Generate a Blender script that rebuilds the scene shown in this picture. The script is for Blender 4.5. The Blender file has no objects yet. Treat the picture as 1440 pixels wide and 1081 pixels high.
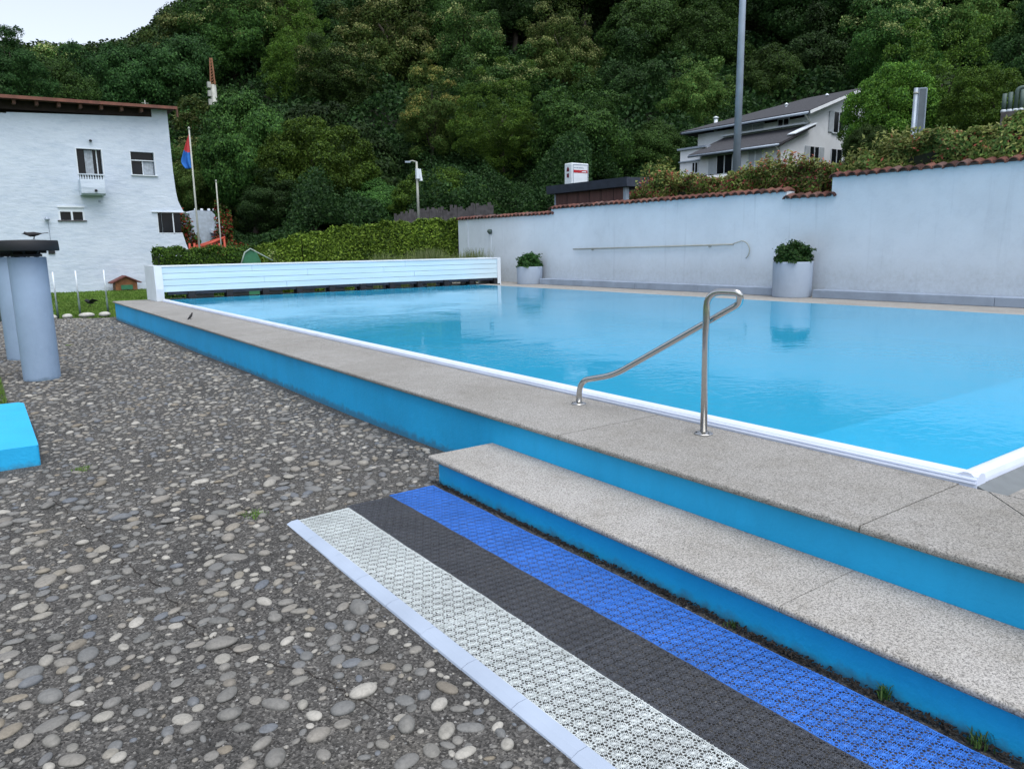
import bpy, math, random
import numpy as np
from math import sin, cos, pi, radians as RAD

# ------------------------------------------------------------------ camera
SC = bpy.context.scene
COL = SC.collection
CAM_F, CAM_YAW, CAM_PITCH, CAM_ROLL, CAM_Z = 1049.73, RAD(35.8975), RAD(10.3966), RAD(-0.8614), 1.6
_F = np.array([sin(CAM_YAW)*cos(CAM_PITCH), cos(CAM_YAW)*cos(CAM_PITCH), -sin(CAM_PITCH)])
_R0 = np.array([cos(CAM_YAW), -sin(CAM_YAW), 0.0]); _U0 = np.cross(_R0, _F)
_R = _R0*cos(CAM_ROLL) + _U0*sin(CAM_ROLL); _U = -_R0*sin(CAM_ROLL) + _U0*cos(CAM_ROLL)
from mathutils import Matrix, Vector
cam_data = bpy.data.cameras.new('camera'); cam = bpy.data.objects.new('camera', cam_data); COL.objects.link(cam)
cam.matrix_world = Matrix(((_R[0], _U[0], -_F[0], 0), (_R[1], _U[1], -_F[1], 0), (_R[2], _U[2], -_F[2], CAM_Z), (0, 0, 0, 1)))
cam_data.sensor_width = 36.0; cam_data.lens = 36.0*CAM_F/1440.0
cam_data.clip_start = 0.05; cam_data.clip_end = 3000
SC.camera = cam

def ray(px, py):
    d = _F*CAM_F + _R*(px-720) - _U*(py-540.5); return d/np.linalg.norm(d)
def on_x(px, py, X):
    d = ray(px, py); return np.array([0, 0, CAM_Z]) + d*X/d[0]
def on_y(px, py, Y):
    d = ray(px, py); return np.array([0, 0, CAM_Z]) + d*Y/d[1]
def at_r(px, py, r):
    d = ray(px, py); h = math.hypot(d[0], d[1]); return np.array([0, 0, CAM_Z]) + d*r/h

# ------------------------------------------------------------------ light
SUN_EL, SUN_AZ = RAD(66), RAD(188)          # azimuth measured from +Y towards +X
world = bpy.data.worlds.new("World"); SC.world = world; world.use_nodes = True
wn = world.node_tree; bgn = wn.nodes['Background']
sky = wn.nodes.new('ShaderNodeTexSky'); sky.sky_type = 'NISHITA'; sky.sun_disc = False
sky.sun_elevation = SUN_EL; sky.sun_rotation = SUN_AZ; sky.air_density = 1.0; sky.dust_density = 2.0; sky.ozone_density = 1.5
hs = wn.nodes.new('ShaderNodeHueSaturation'); hs.inputs['Saturation'].default_value = 0.45
wn.links.new(sky.outputs[0], hs.inputs['Color']); wn.links.new(hs.outputs[0], bgn.inputs['Color'])
bgn.inputs['Strength'].default_value = 0.145
sl = bpy.data.lights.new('sun', 'SUN'); sl.energy = 1.25; sl.angle = RAD(55); sl.color = (1.0, 0.97, 0.93)
so = bpy.data.objects.new('sun', sl); COL.objects.link(so)
sdir = Vector((sin(SUN_AZ)*cos(SUN_EL), cos(SUN_AZ)*cos(SUN_EL), sin(SUN_EL)))
so.rotation_euler = sdir.to_track_quat('Z', 'Y').to_euler(); so.location = (0, 0, 40)
SC.view_settings.view_transform = 'Standard'; SC.view_settings.look = 'None'
SC.view_settings.exposure = 0.80; SC.view_settings.gamma = 1.0
SC.render.engine = 'CYCLES'
cy = SC.cycles; cy.max_bounces = 8; cy.diffuse_bounces = 3; cy.glossy_bounces = 3; cy.transmission_bounces = 4
cy.transparent_max_bounces = 12; cy.use_denoising = True; cy.caustics_reflective = False; cy.caustics_refractive = False

rng = np.random.default_rng(7); random.seed(7)

# ------------------------------------------------------------------ node helpers
class NT:
    def __init__(s, name):
        s.m = bpy.data.materials.new(name); s.m.use_nodes = True; s.t = s.m.node_tree
        s.b = s.t.nodes['Principled BSDF']; s.out = s.t.nodes['Material Output']
        s.tc = s.t.nodes.new('ShaderNodeTexCoord')
    def n(s, typ, **kw):
        x = s.t.nodes.new(typ)
        for k, v in kw.items(): setattr(x, k, v)
        return x
    def l(s, a, b): s.t.links.new(a, b)
    def vec(s, scale=(1, 1, 1), src='Object'):
        m = s.n('ShaderNodeMapping'); m.inputs['Scale'].default_value = scale; s.l(s.tc.outputs[src], m.inputs['Vector']); return m.outputs[0]
    def noise(s, scale=5, detail=4, rough=.55, vec=None, dist=0):
        x = s.n('ShaderNodeTexNoise'); x.inputs['Scale'].default_value = scale; x.inputs['Detail'].default_value = detail
        x.inputs['Roughness'].default_value = rough; x.inputs['Distortion'].default_value = dist
        s.l(vec if vec is not None else s.tc.outputs['Object'], x.inputs['Vector']); return x.outputs['Fac']
    def voro(s, scale=20, vec=None, feature='F1', out='Distance'):
        x = s.n('ShaderNodeTexVoronoi', feature=feature); x.inputs['Scale'].default_value = scale
        s.l(vec if vec is not None else s.tc.outputs['Object'], x.inputs['Vector']); return x.outputs[out]
    def ramp(s, fac, stops):
        r = s.n('ShaderNodeValToRGB'); e = r.color_ramp.elements
        while len(e) > 1: e.remove(e[0])
        e[0].position = stops[0][0]; e[0].color = tuple(stops[0][1])+(1,)
        for p, c in stops[1:]:
            k = e.new(p); k.color = tuple(c)+(1,)
        s.l(fac, r.inputs[0]); return r.outputs[0]
    def mix(s, fac, a, b, mode='MIX'):
        x = s.n('ShaderNodeMix', data_type='RGBA', blend_type=mode)
        for v, i in ((fac, 0), (a, 6), (b, 7)):
            if isinstance(v, (int, float)): x.inputs[i].default_value = v
            elif isinstance(v, tuple): x.inputs[i].default_value = v if len(v) == 4 else v+(1,)
            else: s.l(v, x.inputs[i])
        return x.outputs[2]
    def bump(s, h, strength=.3, dist=.01, prev=None):
        x = s.n('ShaderNodeBump'); x.inputs['Strength'].default_value = strength; x.inputs['Distance'].default_value = dist
        s.l(h, x.inputs['Height'])
        if prev is not None: s.l(prev, x.inputs['Normal'])
        return x.outputs[0]
    def done(s, color=None, rough=.7, normal=None, metal=0, spec=.5):
        if color is not None:
            if isinstance(color, tuple): s.b.inputs['Base Color'].default_value = color+(1,)
            else: s.l(color, s.b.inputs['Base Color'])
        if isinstance(rough, (int, float)): s.b.inputs['Roughness'].default_value = rough
        else: s.l(rough, s.b.inputs['Roughness'])
        s.b.inputs['Metallic'].default_value = metal; s.b.inputs['Specular IOR Level'].default_value = spec
        if normal is not None: s.l(normal, s.b.inputs['Normal'])
        return s.m

def sc3(c, k): return tuple(min(1, v*k) for v in c)
def simple(name, c, rough=.6, var=.15, scale=6, bump=0, bscale=60, metal=0, spec=.4):
    t = NT(name); f = t.noise(scale, 5)
    col = t.ramp(f, [(.3, sc3(c, 1-var)), (.7, sc3(c, 1+var))])
    nm = t.bump(t.noise(bscale, 3), .5, bump) if bump else None
    return t.done(col, rough, nm, metal, spec)

def leaf_mat(name, cols, transl=.22, rough=.55, k=1.3):
    cols = [sc3(c, k) for c in cols]
    t = NT(name); g = t.n('ShaderNodeNewGeometry'); oi = t.n('ShaderNodeObjectInfo')
    a = t.ramp(g.outputs['Random Per Island'], [(0, cols[0]), (.5, cols[1]), (1, cols[2])])
    big = t.noise(.55, 2)
    hsv = t.n('ShaderNodeHueSaturation')
    mr = t.n('ShaderNodeMapRange'); t.l(oi.outputs['Random'], mr.inputs[0]); mr.inputs[3].default_value = .478; mr.inputs[4].default_value = .506
    t.l(mr.outputs[0], hsv.inputs['Hue'])
    m2 = t.n('ShaderNodeMapRange'); t.l(big, m2.inputs[0]); m2.inputs[1].default_value = .3; m2.inputs[2].default_value = .7; m2.inputs[3].default_value = .7; m2.inputs[4].default_value = 1.3
    m3 = t.n('ShaderNodeMapRange'); t.l(oi.outputs['Random'], m3.inputs[0]); m3.inputs[3].default_value = .6; m3.inputs[4].default_value = 1.4
    mu = t.n('ShaderNodeMath', operation='MULTIPLY'); t.l(m2.outputs[0], mu.inputs[0]); t.l(m3.outputs[0], mu.inputs[1])
    t.l(mu.outputs[0], hsv.inputs['Value']); t.l(a, hsv.inputs['Color'])
    t.l(hsv.outputs[0], t.b.inputs['Base Color']); t.b.inputs['Roughness'].default_value = rough; t.b.inputs['Specular IOR Level'].default_value = .12
    tr = t.n('ShaderNodeBsdfTranslucent'); t.l(hsv.outputs[0], tr.inputs['Color'])
    mx = t.n('ShaderNodeMixShader'); mx.inputs[0].default_value = transl
    t.l(t.b.outputs[0], mx.inputs[1]); t.l(tr.outputs[0], mx.inputs[2]); t.l(mx.outputs[0], t.out.inputs['Surface'])
    return t.m

M = {}
# cobbled concrete
t = NT('aggregate_concrete')
v1 = t.voro(115, out='Color'); v1d = t.voro(115); bw = t.n('ShaderNodeRGBToBW'); t.l(v1, bw.inputs[0])
c1 = t.ramp(bw.outputs[0], [(0, (.022, .021, .020)), (.35, (.062, .061, .057)), (.7, (.125, .121, .114)), (.9, (.22, .215, .20)), (1, (.5, .5, .49))])
pat = t.ramp(t.noise(1.6, 6, .65), [(.3, (.72, .73, .75)), (.55, (1.15, 1.15, 1.15)), (.75, (1.2, 1.16, 1.08))])
c2 = t.mix(1.0, c1, pat, 'MULTIPLY')
fine = t.ramp(t.noise(420, 2), [(.3, (.5, .5, .5)), (.7, (1, 1, 1))]); c2 = t.mix(.8, c2, fine, 'MULTIPLY')
n1 = t.bump(t.noise(9, 4), .8, .012); n2 = t.bump(v1d, 1.0, .007, n1)
M['concrete'] = t.done(c2, .85, n2, spec=.3)
# pebbles
t = NT('river_pebbles'); g = t.n('ShaderNodeNewGeometry')
c = t.ramp(g.outputs['Random Per Island'], [(0, (.20, .21, .215)), (.15, (.30, .30, .295)), (.3, (.22, .235, .25)), (.42, (.36, .35, .33)), (.55, (.28, .285, .28)), (.68, (.19, .22, .27)), (.76, (.30, .27, .22)), (.86, (.40, .40, .38)), (.95, (.52, .52, .50)), (1, (.6, .6, .58))])
st = t.ramp(t.noise(55, 5, .7, dist=1.0), [(.3, (.6, .6, .6)), (.6, (1, 1, 1))]); c = t.mix(.8, c, st, 'MULTIPLY'); c = t.mix(1.0, c, (.68, .66, .62), 'MULTIPLY')
M['pebble'] = t.done(c, .62, t.bump(t.noise(140, 3), .35, .003), spec=.4)
# granite
def granite(name, base, k=1):
    t = NT(name)
    v = t.n('ShaderNodeTexVoronoi'); v.inputs['Scale'].default_value = 260; t.l(t.tc.outputs['Object'], v.inputs['Vector'])
    bw = t.n('ShaderNodeRGBToBW'); t.l(v.outputs['Color'], bw.inputs[0])
    a = t.ramp(bw.outputs[0], [(0, sc3(base, .22)), (.25, sc3(base, .6)), (.45, base), (.8, sc3(base, 1.15)), (1, sc3(base, 1.4))])
    b = t.ramp(t.noise(90, 3, .7), [(.36, (.45, .45, .45)), (.52, (1, 1, 1))]); a = t.mix(.75*k, a, b, 'MULTIPLY')
    d = t.ramp(t.noise(1.3, 6, .65), [(.3, (.78, .77, .74)), (.6, (1, 1, 1))]); a = t.mix(.9, a, d, 'MULTIPLY')
    e = t.ramp(t.noise(7, 6, .7, dist=.6), [(.28, (.72, .7, .66)), (.5, (1, 1, 1))]); a = t.mix(.6, a, e, 'MULTIPLY')
    return t.done(a, .7, t.bump(t.noise(300, 2), .4, .0015), spec=.35)
M['granite'] = granite('grey_granite', (.335, .33, .315))
M['granite_step'] = granite('speckled_granite', (.42, .41, .39), 1.2)
M['grout'] = simple('joint_grout', (.07, .07, .068), .9)
# blue painted render
def paint(name, c, bump=.006, stain=.25, bs=28, rough=.55):
    t = NT(name)
    a = t.ramp(t.noise(1.4, 6, .65), [(.25, sc3(c, .82)), (.6, c), (.85, sc3(c, 1.12))])
    s2 = t.ramp(t.noise(6, 6, .75, t.vec((1, 1, .25))), [(.34, (.72, .78, .82)), (.5, (1, 1, 1))]); a = t.mix(stain, a, s2, 'MULTIPLY')
    s3 = t.ramp(t.noise(23, 6, .8, dist=.5), [(.70, (0, 0, 0)), (.76, (1, 1, 1))]); a = t.mix(t.mix(1.0, s3, (.3, .3, .3), 'MULTIPLY'), a, sc3(tuple(v+.12 for v in c), 1.1))
    sx = t.n('ShaderNodeSeparateXYZ'); t.l(t.tc.outputs['Object'], sx.inputs[0]); ad = t.n('ShaderNodeMath', operation='MULTIPLY_ADD'); t.l(t.noise(9, 5, .7), ad.inputs[0]); ad.inputs[1].default_value = -.16; t.l(sx.outputs[2], ad.inputs[2])
    mr = t.n('ShaderNodeMapRange'); t.l(ad.outputs[0], mr.inputs[0]); mr.inputs[1].default_value = -.08; mr.inputs[2].default_value = -.03; mr.inputs[3].default_value = .6; mr.inputs[4].default_value = 0
    a = t.mix(mr.outputs[0], a, (.06, .10, .12))
    n = t.bump(t.noise(bs, 5, .6), .6, bump)
    return t.done(a, rough, n, spec=.35)
M['blue_wall'] = paint('blue_masonry_paint', (.014, .41, .80))
M['blue_block'] = paint('bright_blue_paint', (.02, .42, .78))
M['pillar'] = paint('pale_blue_pillar_paint', (.25, .345, .48), .002, .3)
# white rendered garden wall with rain streaks and damp foot
def stucco(name, c, streak=.5, foot=True, zfoot=.62):
    t = NT(name)
    a = t.ramp(t.noise(.55, 5, .6), [(.25, sc3(c, .86)), (.7, sc3(c, 1.06))])
    s1 = t.ramp(t.noise(5, 4, .6, t.vec((1, 1, .06))), [(.60, (1, 1, 1)), (.74, (.66, .68, .70))]); a = t.mix(streak, a, s1, 'MULTIPLY')
    s2 = t.ramp(t.noise(3, 7, .75), [(.3, (.8, .82, .84)), (.5, (1, 1, 1))]); a = t.mix(.35, a, s2, 'MULTIPLY')
    if foot:
        sx = t.n('ShaderNodeSeparateXYZ'); t.l(t.tc.outputs['Object'], sx.inputs[0])
        ad = t.n('ShaderNodeMath', operation='MULTIPLY_ADD'); t.l(t.noise(2.2, 6, .7), ad.inputs[0]); ad.inputs[1].default_value = -.9; t.l(sx.outputs[2], ad.inputs[2])
        mr = t.n('ShaderNodeMapRange'); t.l(ad.outputs[0], mr.inputs[0]); mr.inputs[1].default_value = zfoot-.55; mr.inputs[2].default_value = zfoot-.1; mr.inputs[3].default_value = 1; mr.inputs[4].default_value = 0
        fm = t.n('ShaderNodeMath', operation='MULTIPLY'); t.l(mr.outputs[0], fm.inputs[0]); t.l(t.noise(14, 6, .7), fm.inputs[1])
        f2 = t.n('ShaderNodeMath', operation='MULTIPLY'); t.l(fm.outputs[0], f2.inputs[0]); f2.inputs[1].default_value = .6
        a = t.mix(f2.outputs[0], a, (.26, .28, .27))
    return t.done(a, .85, t.bump(t.noise(18, 6, .65), .5, .006), spec=.2)
M['stucco'] = stucco('white_garden_wall_render', (.64, .715, .80), .38, True, .95)
# whitewashed rough brick of the big building
t = NT('whitewashed_brick')
br = t.n('ShaderNodeTexBrick'); br.inputs['Scale'].default_value = 1; br.inputs['Brick Width'].default_value = .34; br.inputs['Row Height'].default_value = .12; br.inputs['Mortar Size'].default_value = .014
br.inputs['Mortar Smooth'].default_value = .6
sx = t.n('ShaderNodeSeparateXYZ'); t.l(t.tc.outputs['Object'], sx.inputs[0]); cb = t.n('ShaderNodeCombineXYZ'); t.l(sx.outputs[0], cb.inputs[0]); t.l(sx.outputs[2], cb.inputs[1]); t.l(cb.outputs[0], br.inputs['Vector'])
a = t.ramp(t.noise(.6, 6, .65), [(.25, (.52, .60, .71)), (.7, (.60, .685, .79))])
a2 = t.ramp(t.noise(2.2, 7, .75, t.vec((.7, 1, 2.2))), [(.35, (.78, .82, .86)), (.52, (1, 1, 1)), (.75, (1.0, 1.0, 1.0))]); a = t.mix(.7, a, a2, 'MULTIPLY')
n = t.bump(br.outputs['Fac'], -.12, .012); n = t.bump(t.noise(2.6, 6, .62, t.vec((.8, 1, 2.3))), .45, .05, n)
M['white_brick'] = t.done(a, .8, n, spec=.2)
M['white_paint'] = simple('white_paint', (.66, .73, .80), .5, .06, 3)
M['board'] = None
t = NT('white_cover_boards')
a = t.ramp(t.noise(1.2, 6, .7, t.vec((.35, 1, 6))), [(.3, (.50, .66, .76)), (.6, (.62, .78, .87)), (.8, (.66, .81, .9))])
M['board'] = t.done(a, .45, t.bump(t.noise(8, 4, .6, t.vec((.3, 1, 8))), .25, .003), spec=.4)
M['pvc'] = simple('white_pool_edge_plastic', (.66, .73, .88), .35, .05, 4)
M['basin'] = simple('pool_liner', (.30, .76, .95), .5, .05, 1.2)
M['steel'] = None
t = NT('brushed_steel'); M['steel'] = t.done((.54, .54, .53), .22, t.bump(t.noise(60, 3, .5, t.vec((8, 8, .4))), .06, .001), 1.0)
M['galv'] = simple('galvanised_steel', (.30, .36, .44), .5, .12, 3, metal=.3)
M['alu'] = simple('dull_grey_pole', (.34, .36, .33), .55, .15, 4)
M['black'] = simple('blackened_metal', (.012, .014, .018), .6, .2, 8)
M['bench'] = simple('grey_stone_bench', (.27, .33, .42), .75, .15, 2.5, .002)
M['far_slab'] = granite('pale_terrace_stone', (.36, .35, .33))
M['planter'] = stucco('planter_concrete', (.36, .43, .53), .3, False)
M['soil'] = simple('dark_soil', (.018, .015, .012), .95, .4, 30, .01)
t = NT('terracotta'); g = t.n('ShaderNodeNewGeometry')
a = t.ramp(g.outputs['Random Per Island'], [(0, (.06, .033, .030)), (.4, (.13, .056, .046)), (.75, (.19, .09, .07)), (1, (.13, .09, .085))])
b = t.ramp(t.noise(14, 6, .75), [(.35, (.45, .45, .47)), (.6, (1, 1, 1))]); a = t.mix(.8, a, b, 'MULTIPLY')
M['terracotta'] = t.done(a, .85, t.bump(t.noise(50, 4), .5, .005), spec=.2)
M['roof_brown'] = simple('brown_roof_edge', (.09, .045, .03), .75, .3, 5, .003)
M['dark_wood'] = simple('dark_stained_wood', (.022, .014, .012), .8, .3, 5, .003)
M['roof_slate'] = simple('dark_roof_tiles', (.045, .047, .055), .8, .35, 9, .02, 10)
M['house_wall'] = simple('house_render', (.76, .80, .85), .85, .05, 2)
M['brown_panel'] = None
t = NT('brown_kiosk_panel'); a = t.ramp(t.noise(3, 6, .7, t.vec((3, 3, .15))), [(.3, (.075, .035, .033)), (.7, (.13, .065, .06))]); M['brown_panel'] = t.done(a, .6, spec=.3)
M['kiosk_roof'] = simple('blue_black_roof_edge', (.025, .034, .055), .6, .25, 4, .004)
M['glass'] = simple('dark_window_glass', (.008, .010, .014), .15, .3, 1.5, spec=.25)
M['curtain'] = simple('grey_curtain', (.36, .41, .46), .9, .25, 9)
M['louvre'] = simple('grey_blue_shutter', (.42, .47, .52), .6, .1, 4)
M['red'] = simple('red_sign_paint', (.42, .02, .03), .5, .1)
M['flag_red'] = simple('red_cloth', (.50, .05, .06), .8, .1)
M['flag_blue'] = simple('blue_cloth', (.02, .14, .48), .8, .1)
M['orange'] = simple('orange_red_paint', (.36, .055, .03), .6, .2)
M['green_plastic'] = simple('green_plastic', (.035, .16, .085), .5, .15)
M['teal'] = simple('grey_green_post', (.07, .11, .10), .6, .15)
M['hutch_wood'] = simple('orange_brown_planks', (.20, .085, .035), .7, .3, 6)
M['hutch_roof'] = simple('brown_red_shingles', (.13, .045, .04), .8, .3, 14)
M['grey_wood'] = simple('weathered_grey_paling', (.085, .08, .085), .85, .35, 5)
M['bark'] = simple('bark', (.05, .042, .034), .9, .35, 5, .02, 20)
M['shade_fill'] = simple('dark_shade_fill', (.012, .018, .010), .95, .3, 8)  # near-black green standing in for the shade inside a hedge
M['stone_white'] = simple('pale_boulder', (.42, .42, .39), .8, .25, 6, .006, 20)
M['debris'] = simple('dark_leaf_litter', (.028, .024, .02), .95, .5, 40, .004)
M['bird'] = simple('black_feathers', (.012, .013, .016), .6, .3, 40)
M['forest_soil'] = simple('forest_floor', (.008, .013, .005), .95, .4, .5)
t = NT('lawn_grass')
a = t.ramp(t.noise(1.1, 6, .7), [(.3, (.055, .115, .018)), (.55, (.085, .165, .028)), (.75, (.12, .20, .045))])
b = t.ramp(t.noise(60, 4, .7), [(.3, (.5, .55, .5)), (.6, (1, 1, 1))]); a = t.mix(.8, a, b, 'MULTIPLY')
M['lawn'] = t.done(a, .8, t.bump(t.noise(90, 3), .8, .03), spec=.2)
# leaves
M['leaf_mid'] = leaf_mat('mid_green_leaves', [(.018, .052, .012), (.034, .088, .018), (.055, .118, .024)])
M['leaf_dark'] = leaf_mat('dark_green_leaves', [(.010, .030, .009), (.019, .050, .013), (.030, .072, .018)])
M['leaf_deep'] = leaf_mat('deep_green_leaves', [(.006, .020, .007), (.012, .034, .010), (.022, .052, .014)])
M['leaf_bright'] = leaf_mat('bright_green_leaves', [(.034, .088, .012), (.062, .148, .018), (.10, .19, .028)])
M['leaf_olive'] = leaf_mat('olive_green_leaves', [(.030, .060, .014), (.052, .095, .020), (.080, .125, .030)])
M['bloom'] = leaf_mat('creamy_blossom', [(.11, .15, .045), (.17, .21, .07), (.25, .28, .12)])
M['bloom_gold'] = leaf_mat('golden_tips', [(.12, .14, .03), (.18, .18, .045), (.25, .24, .07)])
M['hedge_leaf'] = leaf_mat('clipped_hedge_leaves', [(.045, .10, .012), (.085, .17, .020), (.13, .23, .034)], k=2.0)
M['photinia_green'] = leaf_mat('glossy_olive_leaves', [(.050, .070, .018), (.095, .115, .030), (.15, .155, .050)], rough=.4)
M['photinia_red'] = leaf_mat('red_young_leaves', [(.13, .030, .022), (.20, .050, .035), (.26, .10, .065)], rough=.4)
M['pot_leaf'] = leaf_mat('small_glossy_leaves', [(.012, .050, .014), (.026, .085, .022), (.045, .12, .03)], rough=.4)
M['grass_blade'] = leaf_mat('grass_blades', [(.045, .095, .016), (.080, .15, .025), (.13, .20, .05)])
M['hedge_dark'] = leaf_mat('dark_weed_blades', [(.02, .05, .015), (.035, .085, .02), (.07, .11, .035)])
M['red_leaf'] = leaf_mat('red_shrub_leaves', [(.13, .018, .012), (.2, .035, .018), (.26, .06, .03)])

def mat_plastic(name, c, dirt):
    t = NT(name); a = t.ramp(t.noise(4, 6, .7), [(.3, sc3(c, .75)), (.6, c)])
    b = t.ramp(t.noise(40, 4, .7), [(.3, dirt), (.55, (1, 1, 1))]); a = t.mix(.5, a, b, 'MULTIPLY')
    return t.done(a, .5, spec=.4)
M['mat_white'] = mat_plastic('pale_green_white_plastic', (.66, .72, .73), (.7, .71, .67))
M['mat_grey'] = mat_plastic('charcoal_plastic', (.085, .093, .11), (.7, .7, .7))
M['mat_blue'] = mat_plastic('royal_blue_plastic', (.055, .22, .74), (.7, .75, .85))
M['mat_edge'] = simple('pale_blue_edge_plastic', (.36, .43, .54), .5, .08, 3)

# water
t = NT('pool_water')
big = t.noise(.45, 3, .5, dist=.6)
rp = t.noise(9.0, 3, .55, t.vec((1, 1.6, 1)), dist=.4); rp2 = t.noise(2.2, 2, .5)
mr = t.n('ShaderNodeMapRange'); t.l(big, mr.inputs[0]); mr.inputs[1].default_value = .42; mr.inputs[2].default_value = .66; mr.inputs[3].default_value = .12; mr.inputs[4].default_value = 1
mu = t.n('ShaderNodeMath', operation='MULTIPLY'); t.l(rp, mu.inputs[0]); t.l(mr.outputs[0], mu.inputs[1])
nb = t.bump(rp2, .25, .012); nb = t.bump(mu.outputs[0], .7, .006, nb)
fr = t.n('ShaderNodeFresnel'); fr.inputs['IOR'].default_value = 1.33; t.l(nb, fr.inputs['Normal'])
gl = t.n('ShaderNodeBsdfGlossy'); gl.inputs['Roughness'].default_value = .015; t.l(nb, gl.inputs['Normal'])
tp = t.n('ShaderNodeBsdfTransparent'); tp.inputs['Color'].default_value = (.47, .88, 1.0, 1)
df = t.n('ShaderNodeBsdfDiffuse'); df.inputs['Color'].default_value = (.05, .53, .90, 1)
m1 = t.n('ShaderNodeMixShader'); m1.inputs[0].default_value = .64; t.l(tp.outputs[0], m1.inputs[1]); t.l(df.outputs[0], m1.inputs[2])
m2 = t.n('ShaderNodeMixShader'); t.l(fr.outputs[0], m2.inputs[0]); t.l(m1.outputs[0], m2.inputs[1]); t.l(gl.outputs[0], m2.inputs[2])
t.l(m2.outputs[0], t.out.inputs['Surface']); t.t.nodes.remove(t.b); M['water'] = t.m

# ------------------------------------------------------------------ mesh helpers
class MB:
    def __init__(s): s.v = []; s.f = []; s.mi = []; s.sm = []
    def add(s, vs, fs, mi=0, smooth=False):
        o = len(s.v); s.v.extend([tuple(map(float, p)) for p in vs])
        for f in fs: s.f.append(tuple(i+o for i in f)); s.mi.append(mi); s.sm.append(smooth)
        return s
    def box(s, x0, x1, y0, y1, z0, z1, mi=0):
        v = [(x, y, z) for z in (z0, z1) for y in (y0, y1) for x in (x0, x1)]
        return s.add(v, [(0, 2, 3, 1), (4, 5, 7, 6), (0, 1, 5, 4), (2, 6, 7, 3), (0, 4, 6, 2), (1, 3, 7, 5)], mi)
    def bar(s, a, b, w, h=None, mi=0, up=(0, 0, 1)):
        h = h or w; a = Vector(a); b = Vector(b); d = (b-a).normalized(); u = Vector(up)
        if abs(d.dot(u)) > .98: u = Vector((1, 0, 0))
        r = d.cross(u).normalized(); u = r.cross(d)
        v = [p + r*(sx*w/2) + u*(sz*h/2) for p in (a, b) for sx, sz in ((-1, -1), (1, -1), (1, 1), (-1, 1))]
        return s.add(v, [(0, 1, 2, 3), (7, 6, 5, 4), (0, 4, 5, 1), (1, 5, 6, 2), (2, 6, 7, 3), (3, 7, 4, 0)], mi)
    def tube(s, pts, rad, n=12, mi=0, cap=True, smooth=True):
        pts = [Vector(p) for p in pts]; k = len(pts); rad = rad if hasattr(rad, '__len__') else [rad]*k
        vs = []; prev = None
        for i, p in enumerate(pts):
            d = (pts[min(i+1, k-1)] - pts[max(i-1, 0)]).normalized()
            if prev is None:
                ref = Vector((0, 0, 1)) if abs(d.z) < .9 else Vector((1, 0, 0)); r = d.cross(ref).normalized()
            else:
                r = (prev - d*prev.dot(d)).normalized()
            prev = r; u = r.cross(d)
            for j in range(n):
                a = 2*pi*j/n; vs.append(p + (r*cos(a) + u*sin(a))*rad[i])
        fs = [(i*n+j, i*n+(j+1) % n, (i+1)*n+(j+1) % n, (i+1)*n+j) for i in range(k-1) for j in range(n)]
        if cap: fs += [tuple(range(n-1, -1, -1)), tuple((k-1)*n+j for j in range(n))]
        return s.add(vs, fs, mi, smooth)
    def lathe(s, prof, c=(0, 0, 0), n=32, mi=0, smooth=True, closed=True):
        k = len(prof); vs = [(c[0]+r*cos(2*pi*j/n), c[1]+r*sin(2*pi*j/n), c[2]+z) for r, z in prof for j in range(n)]
        fs = [(i*n+j, i*n+(j+1) % n, (i+1)*n+(j+1) % n, (i+1)*n+j) for i in range(k-1) for j in range(n)]
        if closed: fs += [tuple(range(n-1, -1, -1)), tuple((k-1)*n+j for j in range(n))]
        return s.add(vs, fs, mi, smooth)
    def prism(s, poly, axis, a0, a1, mi=0, smooth=False):
        # poly in the two other axes, extruded along axis
        def P(u, w, a): return {'x': (a, u, w), 'y': (u, a, w), 'z': (u, w, a)}[axis]
        n = len(poly); vs = [P(u, w, a0) for u, w in poly] + [P(u, w, a1) for u, w in poly]
        s.add(vs, [(i, (i+1) % n, n+(i+1) % n, n+i) for i in range(n)], mi, smooth)
        return s.add(vs, [tuple(range(n-1, -1, -1)), tuple(range(n, 2*n))], mi)
    def build(s, name, mats, parent=None, loc=None, recalc=True, auto=None):
        me = bpy.data.meshes.new(name); me.from_pydata(s.v, [], s.f)
        mats = mats if isinstance(mats, (list, tuple)) else [mats]
        for m in mats: me.materials.append(m)
        me.polygons.foreach_set('material_index', s.mi); me.polygons.foreach_set('use_smooth', s.sm)
        if recalc:
            import bmesh
            bm = bmesh.new(); bm.from_mesh(me); bmesh.ops.recalc_face_normals(bm, faces=bm.faces); bm.to_mesh(me); bm.free()
        me.update()
        return link(name, me, parent, loc)

def link(name, me, parent=None, loc=None):
    o = bpy.data.objects.new(name, me); COL.objects.link(o)
    if parent is not None:
        o.parent = parent
        o.matrix_parent_inverse = Matrix.Translation(-Vector(parent.location)) if parent.get('_w') else Matrix()
    if loc is not None: o.location = loc
    return o

def fast_mesh(name, V, Q, mats, mi=None, smooth=False):
    """V (n,3), Q (m,k) same-sized faces"""
    V = np.asarray(V, np.float32); Q = np.asarray(Q, np.int32); k = Q.shape[1]
    me = bpy.data.meshes.new(name); me.vertices.add(len(V)); me.vertices.foreach_set('co', V.ravel())
    me.loops.add(Q.size); me.loops.foreach_set('vertex_index', Q.ravel())
    me.polygons.add(len(Q)); me.polygons.foreach_set('loop_start', np.arange(0, Q.size, k, dtype=np.int32))
    try: me.polygons.foreach_set('loop_total', np.full(len(Q), k, np.int32))
    except Exception: pass
    for m in mats: me.materials.append(m)
    if mi is not None: me.polygons.foreach_set('material_index', np.asarray(mi, np.int32))
    me.polygons.foreach_set('use_smooth', np.full(len(Q), smooth))
    me.update(calc_edges=True); me.validate()
    return me

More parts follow.
